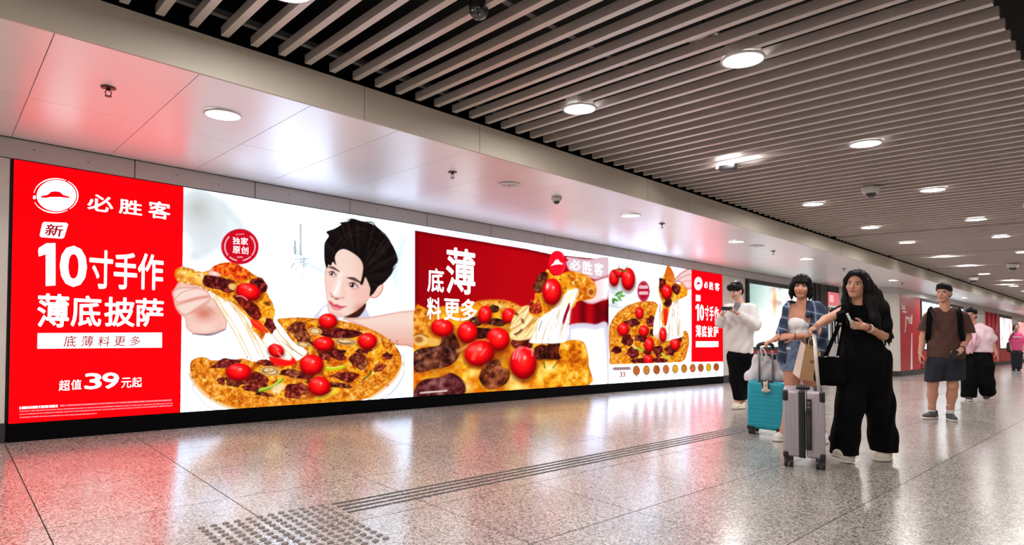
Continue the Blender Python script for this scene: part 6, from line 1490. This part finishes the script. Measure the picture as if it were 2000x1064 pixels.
g.disp = folds(.007, 24, 20, .7); g.cut(J(1910, 687, 0), S_([0, 0, -1])); g.cut(J(1899, 633, -.03), S_([0, -.4, .9])); surf('tee_shirt', g, .012, M_PINKW, pq)
g = Field(.05); g.ell(J(1908, 698, .02), S_([.225, .16, .15])); g.chain([J(1895, 712, .0), J(1894, 745, -.01), J(1892, 772, .0)], [.145, .125, .12], .04); g.chain([J(1923, 712, .02), J(1925, 745, .06), J(1928, 762, .16)], [.145, .125, .125], .04)
g.disp = folds(.006, 30, 14, 1.9); g.cut(J(1908, 776, 0), S_([.05, 0, -1])); g.cut(J(1908, 682, 0), S_([0, 0, 1])); surf('trousers', g, .012, M_BLK, pq)
g = Field(.03); T = lambda p: hc + hR @ S_(p); g.ell(T((0, .022, .042)), S_([.087, .106, .090]), .02, hR); g.cone(T((-.042, -.066, .08)), T((.042, -.066, .08)), .022, .022, .02); g.ell(T((0, .09, -.04)), S_([.06, .05, .06]), .03, hR); surf('hair', g, .009, M_HAIR, pq)
for x in (-.032, .032): tube('spectacle_rim', [tuple(T((x + .021 * math.cos(a), -.108, -.001 + .017 * math.sin(a)))) for a in np.linspace(0, 2 * math.pi, 15)], .003, M_BLACK, pq, 5)
shoe(pq, fr.ground(1894, .06), fr.ground(1891, -.2), .105, M_GSHOE, M_SOLEW); shoe(pq, J(1929, 769, .24), J(1926, 782, .10), .105, M_GSHOE, M_SOLEW)
sc_ = tag(empty('pink_scarf', tuple(fr.B)), 'pale pink cloth draped over the arm of the woman in pink tee', 'cloth'); sc_.rotation_euler = (0, 0, fr.rz)
g = Field(.04); g.chain([J(1899, 650, -.16), J(1896, 668, -.18), J(1893, 684, -.16)], [.05, .075, .07], .04, .5); g.disp = folds(.008, 60, 14, 1.5); surf('draped_cloth', g, .010, mat('pink_cloth', rgb(220, 170, 184), .9), sc_)

# ---------------------------------------------------------------- distant person in pink
fr = Frame(1986, 724); J, r = fr.J, fr.r
hc = J(1985, 640, -.02); hR = rotm(.1, .05, .0)
f = Field(.03); head_field(f, hc, hR, 1.05); f.cone(hc + S_([.0, .02, -.07]), J(1985.5, 650, .0), .05, .055, .02); f.ell(J(1986, 666, .0), S_([.18, .11, .26])); f.ell(J(1986, 686, 0), S_([.17, .12, .15]))
f.chain([J(1979, 656, 0), J(1974, 668, 0), J(1975, 682, -.08)], [.045, .045, .03], .03); f.chain([J(1993, 656, 0), J(1998, 668, 0), J(1997, 682, -.08)], [.045, .045, .03], .03)
hand_field(f, J(1975, 681, -.08), S_([.1, -.3, -1]), S_([1, 0, 0]), 1, .6); hand_field(f, J(1997, 681, -.08), S_([-.1, -.3, -1]), S_([-1, 0, 0]), -1, .6)
f.chain([J(1982, 690, 0), J(1981.5, 706, 0), fr.ground(1981.5, 0, .05)], [.1, .07, .045], .03); f.chain([J(1990, 690, 0), J(1990.5, 706, 0), fr.ground(1991, 0, .05)], [.1, .07, .045], .03)
skin6 = (190, 130, 112)
def t6(V): return face_tint(V, np.tile(np.array(skin6, float), (len(V), 1)), hc, hR, 1.05, skin6)
pf = finish_body(fr, f, .016, [reg(hc, .17, .010)], t6, 'distant person in bright pink tee walking beside the far posters')
g = Field(.05); g.ell(J(1986, 662, .0), S_([.20, .13, .25])); g.chain([J(1986, 670, 0), J(1986, 682, 0)], [.19, .20], .05, .7); g.chain([J(1979, 654, 0), J(1975, 664, 0)], [.07, .085]); g.chain([J(1993, 654, 0), J(1997, 664, 0)], [.07, .085]); g.cut(J(1986, 684, 0), S_([0, 0, -1])); g.cut(J(1985.5, 648, 0), S_([0, -.3, 1]))
ts = surf('tee_shirt', g, .016, mat('bright_pink_cotton', rgb(216, 78, 128), .9), pf); rbox('chest_print', .26, .004, .03, .001, M_WHITE, ts, tuple(J(1986.5, 658, -.148)))
g = Field(.05); g.ell(J(1986, 688, 0), S_([.19, .14, .13])); g.chain([J(1982, 692, 0), J(1981.5, 718, 0)], [.12, .085]); g.chain([J(1990, 692, 0), J(1990.5, 718, 0)], [.12, .085]); g.cut(J(1986, 720, 0), S_([0, 0, -1])); surf('trousers', g, .016, M_NAVY, pf)
g = Field(.03); T = lambda p: hc + hR @ S_(p); g.ell(T((0, .03, .04)), S_([.092, .098, .09]), .02, hR); g.chain([T((-.08, .0, .0)), T((-.09, .02, -.09))], [.03, .02]); surf('hair', g, .014, M_HAIR, pf)
shoe(pf, fr.ground(1981.5, .08), fr.ground(1981, -.18), .11, M_BLACK, M_SKIRT); shoe(pf, fr.ground(1991, .08), fr.ground(1992, -.18), .11, M_BLACK, M_SKIRT)
fb = tag(empty('shoulder_bag', tuple(fr.B)), 'small dark bag at the side of the distant person in pink', 'bag'); fb.rotation_euler = (0, 0, fr.rz)
g = Field(.04); g.chain([J(1972, 672, .02), J(1972, 683, .02)], [.09, .10], .04, .6); surf('bag_body', g, .014, M_BLACK, fb); strap('strap', [J(1980, 650, -.12), J(1975, 660, -.11), J(1972, 669, -.04)], .03, .006, M_BLACK, fb)
# ================================================================== suitcases
M_GREY = mat('silver_grey_shell', rgb(176, 166, 172), .38, .2, noise=.03, nscale=8)
M_TEAL = mat('teal_shell', rgb(24, 168, 190), .4, noise=.04, nscale=8)
M_ALU = mat('aluminium_tube', rgb(226, 220, 214), .35, .4)
def wheel_unit(parent, x, y, zt, R=.036, yaw=0.0):
    w = rbox('wheel_housing', .068, .075, .055, .014, M_BLACK, parent, (x, y, zt - .02)); w.rotation_euler = (0, 0, yaw)
    for k in (-1, 1):
        prof = [(R * .55, -.014), (R * .95, -.013), (R, -.008), (R, .008), (R * .95, .013), (R * .55, .014)]
        o = lathe('wheel', prof, M_BLACK, 20, w, (k * .019, -.008, -(zt - .02) + R)); o.rotation_euler = (0, math.pi / 2, 0)
# grey case seen on its narrow, zipped side
fr = Frame(1570, 914); J, r = fr.J, fr.r
gs = tag(empty('grey_suitcase', tuple(fr.B), fr.rz), 'silver grey hard suitcase with black zip band, in front of the others', 'suitcase', 'wheeled suitcases')
cx = J(1570, 830, 0)[0]; zb, zt = J(1570, 893, 0)[2], J(1570, 764, 0)[2]
W_, Dp, H_ = r(75), .40, zt - zb
for sx in (-1, 1):
    sh_ = rbox('shell', W_ * .44, Dp, H_, .022, M_GREY, gs, (cx + sx * W_ * .28, Dp / 2 - .02, (zb + zt) / 2), 4)
    for k in range(4):
        rib = rbox('rib', .007, .004, H_ * .84, .0018, M_GREY, sh_, (-W_ * .14 + k * W_ * .09, -Dp / 2 - .001, 0))
    for z, dx in ((1, 0),):
        rbox('corner_guard', .042, .05, .085, .012, M_BLACK, sh_, (sx * (W_ * .205 - .016), -Dp / 2 + .018, H_ / 2 - .038))
    rbox('corner_guard', .042, .05, .05, .012, M_BLACK, sh_, (sx * (W_ * .205 - .016), -Dp / 2 + .018, -H_ / 2 + .018))
band = rbox('zip_band', W_ * .175, Dp + .006, H_ + .006, .012, M_BLACK, gs, (cx - r(3.5), Dp / 2 - .02, (zb + zt) / 2))
lk = rbox('lock', r(10), .014, r(31), .003, M_BLACK, gs, tuple(J(1579.5, 794, 0) * S_([1, 0, 1]) + S_([0, -.024, 0]))); 
for k in (-1, 0, 1): rbox('dial', r(5), .004, r(5), .001, mat('lock_dial', rgb(110, 108, 108), .4), lk, (0, -.008, k * r(8)))
hd = rbox('side_handle', r(10.5), .024, r(78), .005, M_BLACK, gs, tuple(J(1579.5, 838, 0) * S_([1, 0, 1]) + S_([0, -.026, 0])))
rbox('handle_grip', r(6), .012, r(50), .003, M_SKIRT, hd, (0, -.014, 0))
rbox('top_handle', .10, .16, .022, .008, M_BLACK, gs, (cx - .005, Dp / 2, zt + .012)); rbox('telescope_plate', .06, .24, .012, .004, M_BLACK, gs, (cx + W_ / 2 - .05, Dp / 2, zt + .006))
tp = J(1590.5, 648, 0); bt = J(1600, 764, 0)
for yy in (.07, .27):
    tube('telescope_tube', [(bt[0], yy, zt - .02), (bt[0] * .45 + tp[0] * .55, yy, zt + (tp[2] - zt) * .5), (tp[0], yy, tp[2] - .01)], .0135, M_ALU, gs, 12)
gp = rbox('telescope_grip', .034, .26, .03, .012, M_BLACK, gs, (tp[0], .17, tp[2])); gp.rotation_euler = (0, -.1, 0)
for xx in (cx - W_ / 2 + .04, cx + W_ / 2 - .035):
    for yy in (.025, .33): wheel_unit(gs, xx, yy, zb)
# teal case seen on its broad face
fr = Frame(1495, 849); J, r = fr.J, fr.r
te = tag(empty('teal_suitcase', tuple(fr.B), fr.rz), 'teal ribbed hard suitcase with black trim pulled by the woman in plaid', 'suitcase', 'wheeled suitcases')
cx = J(1497, 800, 0)[0]; zb, zt = J(1497, 838, 0)[2], J(1497, 744, 0)[2]; W_, H_ = r(69), zt - zb
yw = -.20
body = empty('case_body', (cx, 0, (zb + zt) / 2)); body.parent = te; body.rotation_euler = (0, .02, yw)
sf = rbox('front_shell', W_, .115, H_, .04, M_TEAL, te, (cx, .0, (zb + zt) / 2), 5); sf.rotation_euler = (0, .02, yw)
bpy.data.objects.remove(body)
for k in range(9): rbox('rib', W_ * .80, .006, .012, .0028, M_TEAL, sf, (0, -.058, -H_ * .40 + k * H_ * .085))
sb = rbox('back_shell', W_ * .985, .10, H_ * .985, .035, M_BLACK, te, (cx + .02, .12, (zb + zt) / 2), 4); sb.rotation_euler = (0, .02, yw)
rbox('zip_band', W_ * .97, .03, H_ * .97, .03, M_SKIRT, sf, (0, .06, 0), 3)
rbox('handle_recess', W_ * .46, .05, .075, .02, M_BLACK, sf, (-.005, -.022, H_ / 2 - .03))
for sx in (-1, 1): rbox('corner_guard', .075, .10, .045, .014, M_BLACK, sf, (sx * (W_ / 2 - .04), -.012, -H_ / 2 + .012))
c_, s__ = math.cos(yw), math.sin(yw)
for sx in (-1, 1):
    for dy in (-.02, .14): wheel_unit(te, cx + sx * (W_ / 2 - .045) * c_ - dy * s__, sx * (W_ / 2 - .045) * s__ + dy * c_, zb, .030, yw)
tL, tR, bL, bR = J(1481.5, 676, .05), J(1507.5, 676, .05), J(1483.5, 752, .0), J(1510.5, 752, .0)
for a_, b_ in ((bL, tL), (bR, tR)): tube('telescope_tube', [tuple(a_ + S_([0, .02, 0])), tuple(b_ + S_([0, .0, 0]))], .0105, mat('dull_tube', rgb(132, 128, 130), .35, .6), te, 10)
tube('telescope_grip', catmull([tL + S_([-.004, 0, -.03]), tL + S_([.0, -.005, .012]), (tL + tR) / 2 + S_([0, -.008, .03]), tR + S_([0, -.005, .014]), tR + S_([.004, 0, -.03])], 5, False), .019, M_BLACK, te, 10)
# white carrier bag strapped behind the handle
wb = tag(empty('white_carrier_bag', tuple(fr.B), fr.rz), 'white carrier bag with black rim resting on the teal suitcase handle', 'bag')
g = Field(.05); g.cone(J(1468, 738, .13), J(1516, 734, .13), .07, .085, .05, .8); g.cone(J(1487, 702, .13), J(1514, 700, .13), .07, .07, .05, .7); g.cone(J(1464, 742, .13), J(1486, 700, .13), .04, .06, .05, .8)
g.ell(J(1494, 720, .13), S_([.13, .07, .12])); g.disp = folds(.006, 26, 22, 1.4); g.cut(J(1490, 694, 0), S_([.05, 0, 1])); g.cut(J(1490, 747, 0), S_([0, 0, -1]))
surf('bag_body', g, .009, mat('white_bag_film', rgb(222, 216, 218), .45), wb)
g = Field(.03); g.cone(J(1487, 699, .13), J(1515, 697, .13), .076, .076, .05, .7); g.cut(J(1490, 691, 0), S_([.05, 0, 1])); g.cut(J(1490, 704, 0), S_([-.05, 0, -1])); surf('black_rim', g, .008, M_BLACK, wb)
tube('handle_loop', catmull([J(1489, 703, .05), J(1487, 690, .045), J(1486, 679, .04), J(1492, 683, .035), J(1497, 694, .035), J(1499, 706, .04)], 5, False), .009, M_WHITE, wb, 8)
# plush charm hanging on the handle recess
ch = tag(empty('plush_charm', tuple(fr.B), fr.rz), 'small black and white plush charm hanging on the teal suitcase', 'charm')
def charm_t(V):
    q = V - J(1495, 757, -.10); return np.where((np.abs(q[:, :1]) < .022) | (q[:, 2:3] < -.01), np.array([[226., 214, 196]]), np.array([[40., 34, 34]]))
g = Field(.012); g.ell(J(1496, 760, -.10), S_([.040, .028, .034])); g.ell(J(1494, 751, -.10), S_([.034, .026, .028]))
for sx in (-1, 1): g.cone(J(1494 + sx * 4, 748, -.10), J(1494 + sx * 5, 743.5, -.10), .014, .006); g.ell(J(1496 + sx * 6, 763, -.12), S_([.014, .014, .012]))
surf('plush_body', g, .005, attr_mat('plush', rough=1.0, bump=.5), ch, tint=charm_t)
